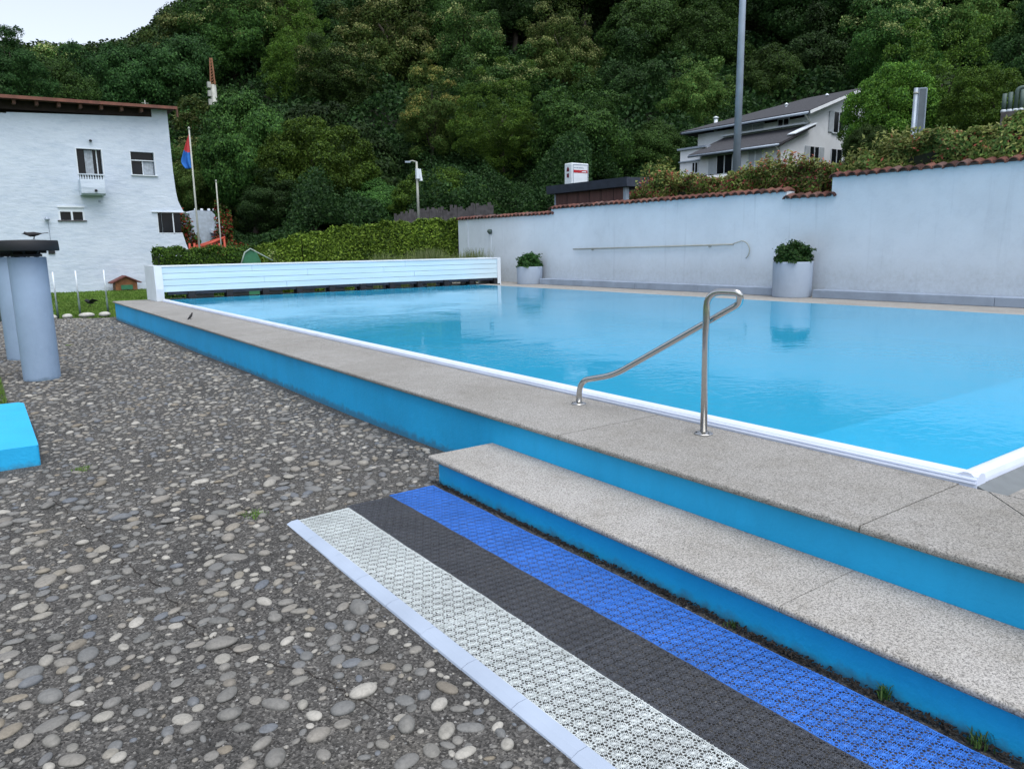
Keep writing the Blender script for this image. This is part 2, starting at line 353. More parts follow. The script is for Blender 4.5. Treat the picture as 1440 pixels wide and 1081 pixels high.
def tag(o, label=None, cat=None, group=None, kind=None):
    if label: o['label'] = label
    if cat: o['category'] = cat
    if group: o['group'] = group
    if kind: o['kind'] = kind
    return o
def thing(name, label, cat, loc=(0, 0, 0), group=None, rz=0):
    """Empty at the base; parts built in world coordinates keep their place."""
    o = bpy.data.objects.new(name, None); COL.objects.link(o); o.location = loc; o.rotation_euler = (0, 0, rz); o['_w'] = 1
    o.empty_display_size = .2
    return tag(o, label, cat, group)
def local_thing(name, label, cat, loc=(0, 0, 0), group=None, rz=0, scale=(1, 1, 1)):
    o = bpy.data.objects.new(name, None); COL.objects.link(o); o.location = loc; o.rotation_euler = (0, 0, rz); o.scale = scale
    return tag(o, label, cat, group)
def copy_thing(o, loc, rz=None, scale=None, label=None, group=None):
    c = o.copy(); COL.objects.link(c); c.location = loc
    if rz is not None: c.rotation_euler = (0, 0, rz)
    if scale is not None: c.scale = scale
    if label: c['label'] = label
    if group: c['group'] = group
    for ch in o.children:
        d = ch.copy(); COL.objects.link(d); d.parent = c
        for g in ch.children:
            e = g.copy(); COL.objects.link(e); e.parent = d
    return c

def leaf_quads(P, N, size, elong=1.6, jitter=.6, cup=0):
    """quads centred at P facing roughly N"""
    n = len(P); N = N/np.maximum(np.linalg.norm(N, axis=1, keepdims=True), 1e-6)
    N = N + rng.normal(0, jitter, (n, 3)); N /= np.linalg.norm(N, axis=1, keepdims=True)
    T = rng.normal(0, 1, (n, 3)); T -= N*np.sum(T*N, 1, keepdims=True); T /= np.linalg.norm(T, axis=1, keepdims=True)
    B = np.cross(N, T); s = (size*rng.uniform(.65, 1.35, n))[:, None]
    a = T*s*elong*.5; b = B*s*.5
    V = np.stack([P-a, P-b*.9+a*.1, P+a, P+b*.9+a*.1], 1).reshape(-1, 3)
    return V, np.arange(4*n).reshape(-1, 4)

# ------------------------------------------------------------------ terrain
def sstep(a, b, x): t = np.clip((x-a)/(b-a), 0, 1); return t*t*(3-2*t)
def terrain(x, y):
    x = np.asarray(x, float); y = np.asarray(y, float); r = np.hypot(x, y); az = np.degrees(np.arctan2(x, y))
    up1 = 2.3*(x > 15.55)*(y < 24.6)
    up2 = 2.8*sstep(10, 18, x)*sstep(24.6, 34, y) + 2.3*(x > 15.55)*(y >= 24.6)*(1-sstep(24.6, 34, y))
    h = np.where(y < 24.6, up1, up2)
    h = h + 3.0*sstep(34, 48, r)*sstep(24, 34, x)
    rmax = 92 + 90*sstep(9, 24, az)
    h = h + .47*np.clip(r-57, 0, None) - .47*np.clip(r-rmax, 0, None)*1.0
    h = h + 27*np.exp(-((r-235)/38)**2)*(1-sstep(15, 35, az)) - .0*r
    behind = 1 - sstep(85, 110, np.abs(az))
    return np.where(r > 57, h*behind, h)
xs = np.unique(np.concatenate([np.arange(-260, -10, 10), np.arange(-10, 15, 2.5), [15.5, 15.56], np.arange(16, 60, 2), np.arange(60, 330, 6)]))
ys = np.unique(np.concatenate([np.arange(-120, 20, 10), np.arange(20, 24.5, 1), [24.55, 24.62], np.arange(26, 60, 2), np.arange(60, 330, 6)]))
XX, YY = np.meshgrid(xs, ys); ZZ = terrain(XX, YY) - .065
V = np.stack([XX, YY, ZZ], -1).reshape(-1, 3); nx = len(xs); ny = len(ys)
I, J = np.meshgrid(np.arange(nx-1), np.arange(ny-1)); b0 = (J*nx+I).ravel()
Q = np.stack([b0, b0+1, b0+nx+1, b0+nx], 1)
cx_ = V[Q].mean(1); flat = (cx_[:, 1] < 29+9*(cx_[:, 0] < 9)) & (cx_[:, 0] < 15.5) & (cx_[:, 1] > -60)
# keep the raised pool free of terrain (its floor lies lower)
inside = (cx_[:, 0] > 3.9) & (cx_[:, 0] < 13.2) & (cx_[:, 1] > 1.4) & (cx_[:, 1] < 20.5)
me = fast_mesh('terrain', V, Q, [M['forest_soil'], M['lawn']], flat.astype(int), True)
tag(link('terrain', me), kind='structure')

# paved ground: one sheet, slightly dished towards the pool wall
def gz(x, y): return -.03*sstep(1.9, 2.9, x)*sstep(3.0, 7.0, y) + .008*np.sin(x*1.7+y*.9) - .012*sstep(2.3, 2.5, x)
gx = np.linspace(-6, 3.1, 62); gy = np.linspace(-3, 21.9, 170)
XX, YY = np.meshgrid(gx, gy)
ZZ = gz(XX, YY) + .012
lawnmask = (XX < .16 + .05*np.sin(YY*2.3)) & (YY > 8.9)
V = np.stack([XX, YY, ZZ], -1).reshape(-1, 3); nx = len(gx); ny = len(gy)
I, J = np.meshgrid(np.arange(nx-1), np.arange(ny-1)); b0 = (J*nx+I).ravel()
Q = np.stack([b0, b0+1, b0+nx+1, b0+nx], 1)
PV = [V]; PQ = [Q]; PM = [np.zeros(len(Q), int)]; off = len(V)
# embedded river pebbles (ellipsoids sunk in the concrete), part of the paving's surface
def ico(sub):
    import bmesh
    bm = bmesh.new(); bmesh.ops.create_icosphere(bm, subdivisions=sub, radius=1)
    v = np.array([p.co[:] for p in bm.verts]); f = np.array([[q.index for q in p.verts] for p in bm.faces]); bm.free(); return v, f
ico2, ico1 = ico(3), ico(2)
stones = []; cells = {}
def place_stone(x, y, s, gap=1.25):
    ci, cj = int(x//.1), int(y//.1)
    for a in (-1, 0, 1):
        for b in (-1, 0, 1):
            for q in cells.get((ci+a, cj+b), ()):
                if math.hypot(x-q[0], y-q[1]) < gap*(s+q[2]): return
    cells.setdefault((ci, cj), []).append((x, y, s)); stones.append((x, y, s))
step = .068
for yy in np.arange(.4, 21.7, step):
    for k, xx in enumerate(np.arange(-2.6, 2.95, step)):
        if random.random() < .24: continue
        x = xx + random.uniform(-.045, .045) + (step/2 if int(round(yy/step)) % 2 else 0); y = yy + random.uniform(-.045, .045)
        if x > 2.9 or (x > 2.42 and y < 4.3): continue
        if 1.30 < x < 2.42 and y < 4.28: continue
        if x < .25 and y > 8.6: continue
        if x < .36 and 6.5 < y < 8.8: continue
        # keep what the camera can see
        if x < (y-2.6)*.03 - 1.2: continue
        s = min(.038, max(.012, random.lognormvariate(math.log(.0200), .33)))
        place_stone(x, y, s, 1.08)
for k in range(9000):
    x = random.uniform(-1.5, 2.9); y = random.uniform(.6, 9)
    if (x > 2.42 and y < 4.3) or (1.36 < x < 2.42 and y < 4.24) or (x < .36 and y > 6.5): continue
    place_stone(x, y, random.choice((random.uniform(.003, .009), random.uniform(.008, .014))), 1.2)
triV = []; triF = []; o2 = 0
for x, y, s in stones:
    bv, bf = ico2 if (math.hypot(x, y) < 5.5 and s > .015) else ico1
    el = random.uniform(1.0, 1.8); an = random.gauss(.6, .8); ht = random.uniform(.35, .65)
    v = bv.copy()
    # slightly angular, lopsided stones
    for _ in range(5):
        d = rng.normal(0, 1, 3); d /= np.linalg.norm(d); v = v*(1+.20*rng.normal()*np.clip(v@d, 0, 1)[:, None]) 
    v = v*np.array([s*el, s, s*ht]); c_, s_ = cos(an), sin(an)
    v = np.stack([v[:, 0]*c_-v[:, 1]*s_, v[:, 0]*s_+v[:, 1]*c_, v[:, 2]], 1)
    v += np.array([x, y, float(gz(x, y))+.012+s*ht*random.uniform(-.1, .40)])
    triV.append(v); triF.append(bf+o2); o2 += len(v)
me = fast_mesh('paving_sheet', V, Q, [M['concrete']], None, True)
base = me
# join sheet and pebbles into one mesh
tv = np.concatenate(triV); tf = np.concatenate(triF)
nV = len(V); me2 = bpy.data.meshes.new('cobbled_ground')
AV = np.concatenate([V, tv]).astype(np.float32); me2.vertices.add(len(AV)); me2.vertices.foreach_set('co', AV.ravel())
loops = np.concatenate([Q.ravel(), (tf+nV).ravel()]).astype(np.int32); me2.loops.add(len(loops)); me2.loops.foreach_set('vertex_index', loops)
ls = np.concatenate([np.arange(len(Q))*4, Q.size + np.arange(len(tf))*3]).astype(np.int32)
me2.polygons.add(len(ls)); me2.polygons.foreach_set('loop_start', ls)
me2.materials.append(M['concrete']); me2.materials.append(M['pebble'])
me2.polygons.foreach_set('material_index', np.concatenate([np.zeros(len(Q), int), np.ones(len(tf), int)]).astype(np.int32))
me2.polygons.foreach_set('use_smooth', np.ones(len(ls), bool)); me2.update(calc_edges=True); me2.validate()
tag(link('ground', me2), kind='structure')
bpy.data.meshes.remove(base)
# cracks in the concrete
def crack(name, pts, w):
    mb = MB(); P = []
    for a, b in zip(pts[:-1], pts[1:]):
        n = 14
        for i in range(n):
            f = i/n; P.append((a[0]+(b[0]-a[0])*f+random.gauss(0, .009), a[1]+(b[1]-a[1])*f+random.gauss(0, .009)))
    P.append(pts[-1])
    for i, (x, y) in enumerate(P[:-1]):
        x2, y2 = P[i+1]; d = Vector((x2-x, y2-y, 0)).normalized(); n_ = Vector((-d.y, d.x, 0)); w1 = w*random.uniform(.4, 1.3)
        z = float(gz(x, y))+.0165
        mb.add([(x-n_.x*w1, y-n_.y*w1, z), (x+n_.x*w1, y+n_.y*w1, z), (x2+n_.x*w, y2+n_.y*w, z), (x2-n_.x*w, y2-n_.y*w, z)], [(0, 1, 2, 3)])
    return tag(mb.build(name, M['debris']), kind='structure')
crack('ground_crack', [(.30, 5.6), (.42, 4.9), (.50, 4.2), (.60, 3.7), (.62, 3.2), (.72, 2.9), (.92, 2.5), (1.0, 2.2)], .0026)
crack('ground_crack', [(.9, 14.9), (1.3, 15.6), (1.8, 15.9), (2.3, 16.2)], .02)
crack('ground_crack', [(1.15, 5.3), (1.25, 4.6), (1.32, 4.2)], .0025)

# lawn at the left of the paving and beyond it
mb = MB()
P = [(-6, 8.75)] + [(.16+.06*sin(y*2.3)+.03*sin(y*9), y) for y in np.arange(8.75, 16.2, .25)] + [(-.2, 16.6), (-6, 17)]
mb.prism(P, 'z', .0, .035); tag(mb.build('lawn', M['lawn']), kind='structure')
n = 26000
px_ = rng.uniform(-1.6, .22, n); py_ = rng.uniform(8.8, 16.3, n)
n2 = 60000; px2 = rng.uniform(-2, 8, n2); py2 = 21.9 + 16*rng.uniform(0, 1, n2)**1.6
bx_ = np.concatenate([px_, px2]); by_ = np.concatenate([py_, py2]); hh = np.concatenate([rng.uniform(.03, .07, n), rng.uniform(.04, .08, n2)])
z0 = np.concatenate([np.full(n, .03), np.full(n2, -.06)]); an = rng.uniform(0, 2*pi, len(bx_)); w = .006 + (by_ > 18)*.014
T = np.stack([np.cos(an)*w, np.sin(an)*w, 0*an], 1); Pp = np.stack([bx_, by_, z0], 1); tip = Pp + np.stack([rng.normal(0, .02, len(an)), rng.normal(0, .02, len(an)), hh], 1)
V = np.stack([Pp-T, Pp+T, tip], 1).reshape(-1, 3)
tag(link('grass', fast_mesh('grass', V, np.arange(len(V)).reshape(-1, 3), [M['grass_blade']])), 'short mown grass of the lawns beside the cobbles and below the white building', 'grass', kind='stuff')

# ------------------------------------------------------------------ swimming pool
CZ, WZ = .42, .462           # coping top, water level
X0, X1, XR = 2.94, 3.86, 3.96  # coping outer edge, rim outer, rim inner = water edge
Y0, Y1 = 1.50, 19.75
XF, YE = 13.05, 21.10
pool = thing('swimming_pool', 'raised turquoise swimming pool with bright blue outer wall and granite coping', 'pool', (2.98, 1.5, 0))
mb = MB(); 
mb.box(2.98, 3.20, -2.0, 21.02, -.12, CZ-.036); mb.box(3.20, 14.0, 20.8, 21.02, -.12, CZ-.036)
ow = mb.build('outer_wall', M['blue_wall'], pool)
# coping slabs with bullnose outer edge
def nose(x0, x1, zt, th=.035, r=.014):
    P = [(x1, zt-th), (x1, zt)]
    for i in range(7):
        a = pi/2 + i*(pi/2)/6; P.append((x0+r+r*cos(a), zt-r+r*sin(a)))
    for i in range(7):
        a = pi + i*(pi/2)/6; P.append((x0+r+r*cos(a), zt-th+r+r*sin(a)))
    return P
mb = MB(); g = .0035
js = [-2.0, -.43, 1.57, 3.57, 5.57, 7.57, 9.57, 11.57, 13.57, 15.57, 17.57, 19.57, 21.10]
for a, b in zip(js[:-1], js[1:]):
    dz = random.uniform(-.001, .001)
    if b <= 1.6:   # corner slabs meet in a mitre
        mb.prism(nose(X0, X0+.05, CZ), 'y', a+g, b-g)
        if a > -1:
            mb.prism([(X0+.0505, 1.57-g), (X1-.02, 1.57-g), (X1-.02, 1.44), (X0+.0505, .585)], 'z', CZ-.035, CZ)
            mb.prism([(X0+.0505, .575), (X1-.02, 1.43), (X1-.02, -2), (X0+.0505, -2)], 'z', CZ-.035, CZ)
    else: mb.prism(nose(X0, X1-.002, CZ+dz), 'y', a+g, b-g)
for a, b in zip([3.845, 5.3, 7.3, 9.3, 11.3, 13.3], [5.3, 7.3, 9.3, 11.3, 13.3, 15.0]):
    mb.box(a+g, b-g, -2.0, 1.35, CZ-.035, CZ)
for a, b in zip([3.87, 5.9, 7.9, 9.9, 11.9], [5.9, 7.9, 9.9, 11.9, 13.9]):
    mb.box(a+g, b-g, Y1+.14, 21.1, CZ-.035, CZ+.0)
cp = mb.build('coping', M['granite'], pool)
mb = MB(); mb.box(3.21, X1-.03, -2.0, 20.79, -.12, CZ-.02); mb.box(3.84, 13.9, -2.0, 1.34, .2, CZ-.02); mb.box(3.86, 13.9, Y1+.15, 20.79, .2, CZ-.02)
mb.build('bedding', M['grout'], pool)
# rim: white rounded pool edge on the long side and the short end
def rim_prof(x0, x1, s=1):
    zt = .482
    P = [(x0, CZ-.02), (x0+s*.006, CZ+.02), (x0+s*.014, zt-.016), (x0+s*.028, zt-.003), (x0+s*.045, zt), (x0+s*.065, zt-.002), (x1-s*.012, WZ+.006), (x1, WZ-.03), (x1, WZ-.2), (x0, WZ-.2)]
    return P
mb = MB(); mb.prism(rim_prof(X1, XR), 'y', Y0-.005, Y1+.1)
for i in range(len(mb.sm)): pass
# gentle lengthwise ribs on the outside
mb.prism([(X1-.004, CZ+.012), (X1+.004, CZ+.012), (X1+.006, CZ+.022), (X1-.0015, CZ+.022)], 'y', Y0, Y1)
mb.prism([(X1+.001, CZ+.030), (X1+.010, CZ+.030), (X1+.012, CZ+.038), (X1+.0045, CZ+.038)], 'y', Y0, Y1)
mb.prism(rim_prof(Y0, Y0+.10), 'x', X1+.012, XF+.1)
mb.build('pool_edge', M['pvc'], pool)
mb = MB(); mb.prism([(Y0-.13, CZ-.06), (Y0-.002, CZ-.03), (Y0-.002, CZ+.005), (Y0-.03, CZ-.005), (Y0-.13, CZ-.03)], 'x', X1+.01, XF+.1)
mb.build('overflow_channel', simple('grey_channel', (.16, .18, .19), .6, .15), pool)
# basin
D = -1.15; mb = MB()
bx0, bx1, by0, by1 = XR-.004, XF+.05, Y0+.095, Y1+.05
mb.add([(bx0, by0, D), (bx1, by0, D), (bx1, by1, D), (bx0, by1, D)], [(0, 1, 2, 3)])
mb.add([(bx0, by0, D), (bx0, by1, D), (bx0, by1, WZ-.01), (bx0, by0, WZ-.01)], [(0, 1, 2, 3)])
mb.add([(bx1, by0, D), (bx1, by1, D), (bx1, by1, WZ+.0), (bx1, by0, WZ+.0)], [(0, 1, 2, 3)])
mb.add([(bx0, by0, D), (bx1, by0, D), (bx1, by0, WZ-.01), (bx0, by0, WZ-.01)], [(0, 1, 2, 3)])
mb.add([(bx0, by1, D), (bx1, by1, D), (bx1, by1, WZ+.0), (bx0, by1, WZ+.0)], [(0, 1, 2, 3)])
mb.build('basin', M['basin'], pool, recalc=False)
mb = MB()
for k, (yy, zz) in enumerate([(3.30, .08), (3.72, -.08), (4.12, -.24), (4.52, -.40), (4.92, -.56)]): mb.box(bx0+.01, bx1-.01, by0+.01 if k == 0 else [3.30, 3.72, 4.12, 4.52][k-1], yy, D+.02, zz)
mb.build('basin_step', simple('pale_step_liner', (.40, .78, .94), .5, .04, 2), pool)
mb = MB(); 
V = []; nxg, nyg = 2, 2
mb.add([(XR-.02, Y0+.08, WZ), (XF+.04, Y0+.08, WZ), (XF+.04, Y1+.04, WZ), (XR-.02, Y1+.04, WZ)], [(0, 1, 2, 3)])
tag(mb.build('water', M['water']), kind='structure')
# terrace on the far side
mb = MB()
for a, b in zip(np.arange(-4, 22.1, 2.0), np.arange(-2, 24.1, 2.0)): mb.box(XF+.055, XF+.62, a+g, b-g, CZ-.04, CZ+.035)
for a, b in zip(np.arange(-4, 22.1, 2.0), np.arange(-2, 24.1, 2.0)): mb.box(XF+.625, 15.52, a+g, b-g, CZ-.04, CZ+.0)
mb.box(XF+.055, 15.52, -4, 24, -.1, CZ-.045)
tag(mb.build('terrace_floor', M['far_slab']), kind='structure')

# ------------------------------------------------------------------ entry step
st = thing('entry_step', 'long low step with speckled granite tread and blue riser below the pool wall', 'step', (2.5, 1, 0))
mb = MB()
for a, b in ((-2, -1.2), (-1.2, 1.6), (1.6, 4.37)): mb.prism(nose(2.44, 2.977, .20, .034, .015), 'y', a+.002, b-.002)
mb.build('tread', M['granite_step'], st)
mb = MB(); mb.box(2.488, 2.978, -2, 4.31, -.12, .167); mb.build('riser', M['blue_wall'], st)
# litter gathered in the gap at the step's foot
mb = MB()
for k in range(1500):
    y = random.uniform(.3, 4.35); x = 2.462 + .006*sin(y*3.1) + random.gauss(0, .012); s = random.uniform(.003, .010)
    if not 2.41 < x < 2.486: continue
    a = Vector((x, y, random.uniform(.008, .022))); d = Vector((random.gauss(0, 1), random.gauss(0, 1), random.gauss(0, .3))).normalized()*s
    mb.bar(a-d, a+d, s*.7, s*.5)
tag(mb.build('leaf_litter', M['debris'], recalc=False), 'dark leaf litter and soil in the gap at the foot of the step', 'leaf litter', kind='stuff')
def tuft(x, y, label, n=40, h=.08, spread=.03, z=.01, mat='grass_blade', group=None, lean=.6):
    mb = MB()
    for k in range(n):
        a = random.uniform(0, 2*pi); hh = h*random.uniform(.5, 1.1); l = lean*hh*random.uniform(.2, 1.2); bx, by = random.gauss(0, spread), random.gauss(0, spread); w = h*.03+.001
        d = Vector((cos(a), sin(a), 0)); nrm = Vector((-sin(a), cos(a), 0))*w; p0 = Vector((bx, by, 0)); p1 = p0+d*l*.4+Vector((0, 0, hh*.65)); p2 = p0+d*l+Vector((0, 0, hh*.85))
        mb.add([p0-nrm, p0+nrm, p1+nrm*.8, p1-nrm*.8, p2], [(0, 1, 2, 3), (3, 2, 4)])
    o = mb.build('weed_tuft', M[mat], loc=(x, y, z), recalc=False); tag(o, label, 'weed', group)
    return o
mb = MB()
for k in range(420):
    x, y = random.uniform(1.45, 2.40), random.uniform(.5, 4.15); q = random.uniform(.0012, .0035); a = Vector((x, y, .0285+float(gz(x, y))*.4)); d = Vector((random.gauss(0, 1), random.gauss(0, 1), .1)).normalized()*q*1.6
    mb.bar(a-d, a+d, q, q*.6)
tag(mb.build('grit', M['debris'], recalc=False), 'dark grit and plant crumbs trapped on the three openwork mats', 'grit', kind='stuff')
tuft(2.455, 1.83, 'small leafy weed nearest the middle of the step foot beside the blue mat', 30, .035, .012, mat='hedge_dark')
tuft(2.46, 1.18, 'spiky grass weed growing at the foot of the step beside the blue mat', 44, .06, .012, mat='hedge_dark')
tuft(2.455, .86, 'dry straggly weed at the step foot by the bottom edge of the photo', 44, .05, .02, mat='hedge_dark')
tuft(2.455, 2.75, 'tiny sprout in the litter at the step foot', 14, .03, .01)
for (x, y, lb) in ((1.27, 4.45, 'low green weed growing in a crack above the end of the white mat'), (.55, 6.25, 'tiny green weed among the pebbles left of the mats'), (1.33, 15.2, 'low weed patch in the far cracked paving')):
    tuft(x, y, lb, 130, .024, .035, .012, lean=1.2)

# ------------------------------------------------------------------ mats
def rosette():
    """ribs (x0,y0,x1,y1,w) of one openwork cell, pitch 1"""
    R = [(-.055, 0, .055, 0, .11), (-.04, -.04, .04, .04, .11)]
    for k in range(12):
        a = k*pi/6; b = a+pi/12; c = a+pi/6
        R.append((.05*cos(a), .05*sin(a), .28*cos(a), .28*sin(a), .034))
        R.append((.28*cos(a), .28*sin(a), .42*cos(b), .42*sin(b), .034)); R.append((.42*cos(b), .42*sin(b), .28*cos(c), .28*sin(c), .034))
    for k in range(6):
        a = k*pi/3; R.append((.28*cos(a), .28*sin(a), .50*cos(a), .50*sin(a), .030))
        a = k*pi/3+pi/6; q = .577
        R.append((.40*cos(a), .40*sin(a), q*cos(a), q*sin(a), .034)); R.append(((q-.05)*cos(a), (q-.05)*sin(a), (q+.02)*cos(a), (q+.02)*sin(a), .075))
    return np.array(R)
ROS = rosette()
def lattice(name, x0, x1, y0, y1, mat, parent, z=.0235, th=.003):
    pit = (x1-x0)/6; cells = []
    rows = int((y1-y0)/(pit*.866))
    for j in range(rows+1):
        for i in range(7):
            cx = x0 + pit*(i+(.5 if j % 2 == 0 else 0)); cy_ = y0 + pit*.866*(j+.3)
            cells.append((cx, cy_))
    C = np.array(cells); R = ROS*pit
    A = (C[:, None, :] + R[None, :, 0:2]).reshape(-1, 2); B = (C[:, None, :] + R[None, :, 2:4]).reshape(-1, 2); W = np.tile(R[:, 4], len(C))
    mid = (A+B)/2; ok = (mid[:, 0] > x0) & (mid[:, 0] < x1) & (mid[:, 1] > y0) & (mid[:, 1] < y1)
    A = A[ok]; B = B[ok]; W = W[ok]
    A[:, 0] = np.clip(A[:, 0], x0, x1); B[:, 0] = np.clip(B[:, 0], x0, x1); A[:, 1] = np.clip(A[:, 1], y0, y1); B[:, 1] = np.clip(B[:, 1], y0, y1)
    D = B-A; L = np.maximum(np.linalg.norm(D, axis=1, keepdims=True), 1e-5); D = D/L; N = np.stack([-D[:, 1], D[:, 0]], 1)*W[:, None]/2
    def zz(P): return z + .003*np.sin(P[:, 0]*9+1)*np.sin(P[:, 1]*4.1)+.0018*np.sin(P[:, 1]*19.4) + gz(P[:, 0], P[:, 1])*.4
    zj = rng.uniform(-.0006, .0006, len(A))
    def up(P, h): return np.concatenate([P, (zz(P)+h+zj)[:, None]], 1)
    V = np.stack([up(A-N, 0), up(A+N, 0), up(B+N, 0), up(B-N, 0), up(A-N, -th), up(A+N, -th), up(B+N, -th), up(B-N, -th)], 1).reshape(-1, 3)
    o = (np.arange(len(A))*8)[:, None]
    Q = np.concatenate([o+np.array([[0, 3, 2, 1]]), o+np.array([[0, 4, 7, 3]]), o+np.array([[1, 2, 6, 5]])])
    me = fast_mesh(name, V, Q, [mat]); return link(name, me, parent)
def mat_frame(x0, x1, y0, y1, tile, mat, parent):
    mb = MB(); zt = .0222
    def zz(x, y): return zt + .003*sin(x*9+1)*sin(y*4.1)+.0018*sin(y*19.4) + float(gz(x, y))*.4
    def rib(ax, ay, bx, by, w):
        n = max(1, int(math.hypot(bx-ax, by-ay)/.15))
        for i in range(n):
            f0, f1 = i/n, (i+1)/n; p = (ax+(bx-ax)*f0, ay+(by-ay)*f0); q = (ax+(bx-ax)*f1, ay+(by-ay)*f1)
            mb.bar((p[0], p[1], zz(*p)-.004), (q[0], q[1], zz(*q)-.004), w, .0085)
    for x in (x0+.002, x1-.002): rib(x, y0, x, y1, .003)
    y = y1-.001
    while y > y0: rib(x0, y, x1, y, .0025); y -= tile
    mb.build('tile_border', mat, parent, recalc=False)
YT, YB = 4.19, .25
mw = thing('openwork_mat', 'pale whitish green openwork plastic mat with a solid pale blue edging strip', 'mat', (1.6, 2.5, .01), 'three colour openwork mats below the step')
lattice('lattice', 1.442, 1.765, YB, YT, M['mat_white'], mw); mat_frame(1.442, 1.765, YB, YT, .323, M['mat_white'], mw)
mb = MB(); y = YT; L = .323
k = 0
while y > YB:
    ya = max(y-L, YB); wv = .0015*sin(k*2.1)
    mb.prism([(1.368+wv, .004), (1.372+wv, .012), (1.400+wv, .0235), (1.4405, .0255), (1.4405, .004)], 'y', ya+.0012, y-.0012); y -= L; k += 1
mb.build('edge_strip', M['mat_edge'], mw)
mg = thing('openwork_mat', 'charcoal grey openwork plastic mat between the whitish and the blue mat', 'mat', (1.92, 2.5, .01), 'three colour openwork mats below the step')
lattice('lattice', 1.768, 2.074, YB, YT+.03, M['mat_grey'], mg); mat_frame(1.768, 2.074, YB, YT+.03, .306, M['mat_grey'], mg)
mbl = thing('openwork_mat', 'royal blue openwork plastic mat next to the foot of the step', 'mat', (2.22, 2.5, .01), 'three colour openwork mats below the step')
lattice('lattice', 2.077, 2.405, YB, YT+.06, M['mat_blue'], mbl); mat_frame(2.077, 2.405, YB, YT+.06, .328, M['mat_blue'], mbl)

# ------------------------------------------------------------------ handrail
def smooth_path(P, n=10):
    P = [Vector(p) for p in P]; out = []
    for i in range(len(P)-1):
        p0 = P[max(i-1, 0)]; p1 = P[i]; p2 = P[i+1]; p3 = P[min(i+2, len(P)-1)]
        for k in range(n):
            t = k/n; t2 = t*t; t3 = t2*t
            out.append(.5*((2*p1)+(-p0+p2)*t+(2*p0-5*p1+4*p2-p3)*t2+(-p0+3*p1-3*p2+p3)*t3))
    out.append(P[-1]); return out
def fillet(P, R, n=8):
    P = [Vector(p) for p in P]; out = [P[0]]
    for i in range(1, len(P)-1):
        a = (P[i-1]-P[i]); b = (P[i+1]-P[i]); r = min(R[i] if hasattr(R, '__len__') else R, a.length*.49, b.length*.49)
        s = P[i]+a.normalized()*r; e = P[i]+b.normalized()*r
        for k in range(n+1):
            t = k/n; out.append((1-t)**2*s+2*t*(1-t)*P[i]+t*t*e)
    out.append(P[-1]); return out
hr = thing('handrail', 'bent stainless steel handrail with two round feet on the coping', 'handrail', (3.67, 3.6, CZ))
fp = [(3.67, 4.21, CZ+.004), (3.67, 4.19, .605), (3.70, 3.86, .685), (3.73, 2.815, 1.250), (3.70, 2.80, 1.318), (3.67, 3.02, 1.318), (3.67, 3.01, CZ+.004)]
path = fillet(fp, [0, .10, .12, .05, .05, .13, 0], 9)
mb = MB(); mb.tube(path, .0215, 20); mb.build('rail', M['steel'], hr)
for (x, y) in ((3.67, 4.21), (3.67, 3.01)):
    mb = MB(); mb.lathe([(.028, .018), (.036, .014), (.052, .010), (.058, .006), (.058, .001)], (x, y, CZ+.001), 32)
    fl = mb.build('base_flange', M['steel'], hr)
    for k in range(3):
        mb = MB(); a = k*2*pi/3+.4; mb.lathe([(.0065, .0), (.0065, .006), (.003, .008)], (x+.045*cos(a), y+.045*sin(a), CZ+.009), 6, smooth=False)
        mb.build('bolt', M['black'], fl)

# ------------------------------------------------------------------ cover housing at the pool's far end
cb = thing('pool_cover_box', 'long low white boarded housing of the pool cover at the far end of the pool', 'cover box', (9, 20.3, CZ))
FY = 19.98; ZT = 1.275
mb = MB()
zb0 = .64; hb = (ZT-.03-zb0)/4
for r in range(4):
    cuts = [3.936, 4.02+[3.0, 2.4, 3.6, 2.1][r], 4.02+[6.4, 6.9, 5.9, 6.6][r], 13.93]
    for a, b in zip(cuts[:-1], cuts[1:]):
        dy = random.uniform(-.004, .004)
        mb.box(a+.003, b-.003, FY+dy, FY+.03+dy, zb0+r*hb+.004, zb0+(r+1)*hb-.004)
mb.build('front_boards', M['board'], cb)
mb = MB(); mb.box(3.9, 14.0, FY-.015, FY+1.1, ZT-.028, ZT); mb.build('lid', M['white_paint'], cb)
mb = MB(); mb.prism([(FY-.03, CZ+.005), (FY-.06, CZ+.3), (FY-.03, ZT+.012), (FY+1.12, ZT+.012), (FY+1.12, CZ+.005)], 'x', 3.75, 3.932)
mb.build('end_panel', M['white_paint'], cb)
mb = MB(); mb.box(13.932, 14.06, FY-.03, FY+1.12, CZ+.005, ZT+.012); mb.build('end_panel', M['white_paint'], cb)
mb = MB(); mb.box(4.03, 13.92, FY+.032, FY+.06, zb0-.07, zb0+.04); mb.box(4.03, 13.92, FY+1.04, FY+1.07, .60, ZT-.04); mb.build('back_panel', M['kiosk_roof'], cb)
mb = MB(); mb.tube([(4.03, FY+.5, .93), (13.92, FY+.5, .93)], .26, 20); mb.build('cover_roller', M['bench'], cb)
for k in range(11):
    x = 4.5+k*.93; mb = MB(); mb.box(x, x+.16, FY-.02, FY+.25, CZ+.006, zb0-.002); mb.box(x-.05, x+.21, FY-.05, FY+.28, CZ+.004, CZ+.04)
    mb.build('support_foot', M['black'], cb)
for k in range(10):
    mb = MB(); x = 4.74+k*.93; mb.box(x, x+.60, FY+.9, FY+.93, CZ+.004, .60); mb.build('skirting_panel', M['white_paint'], cb)

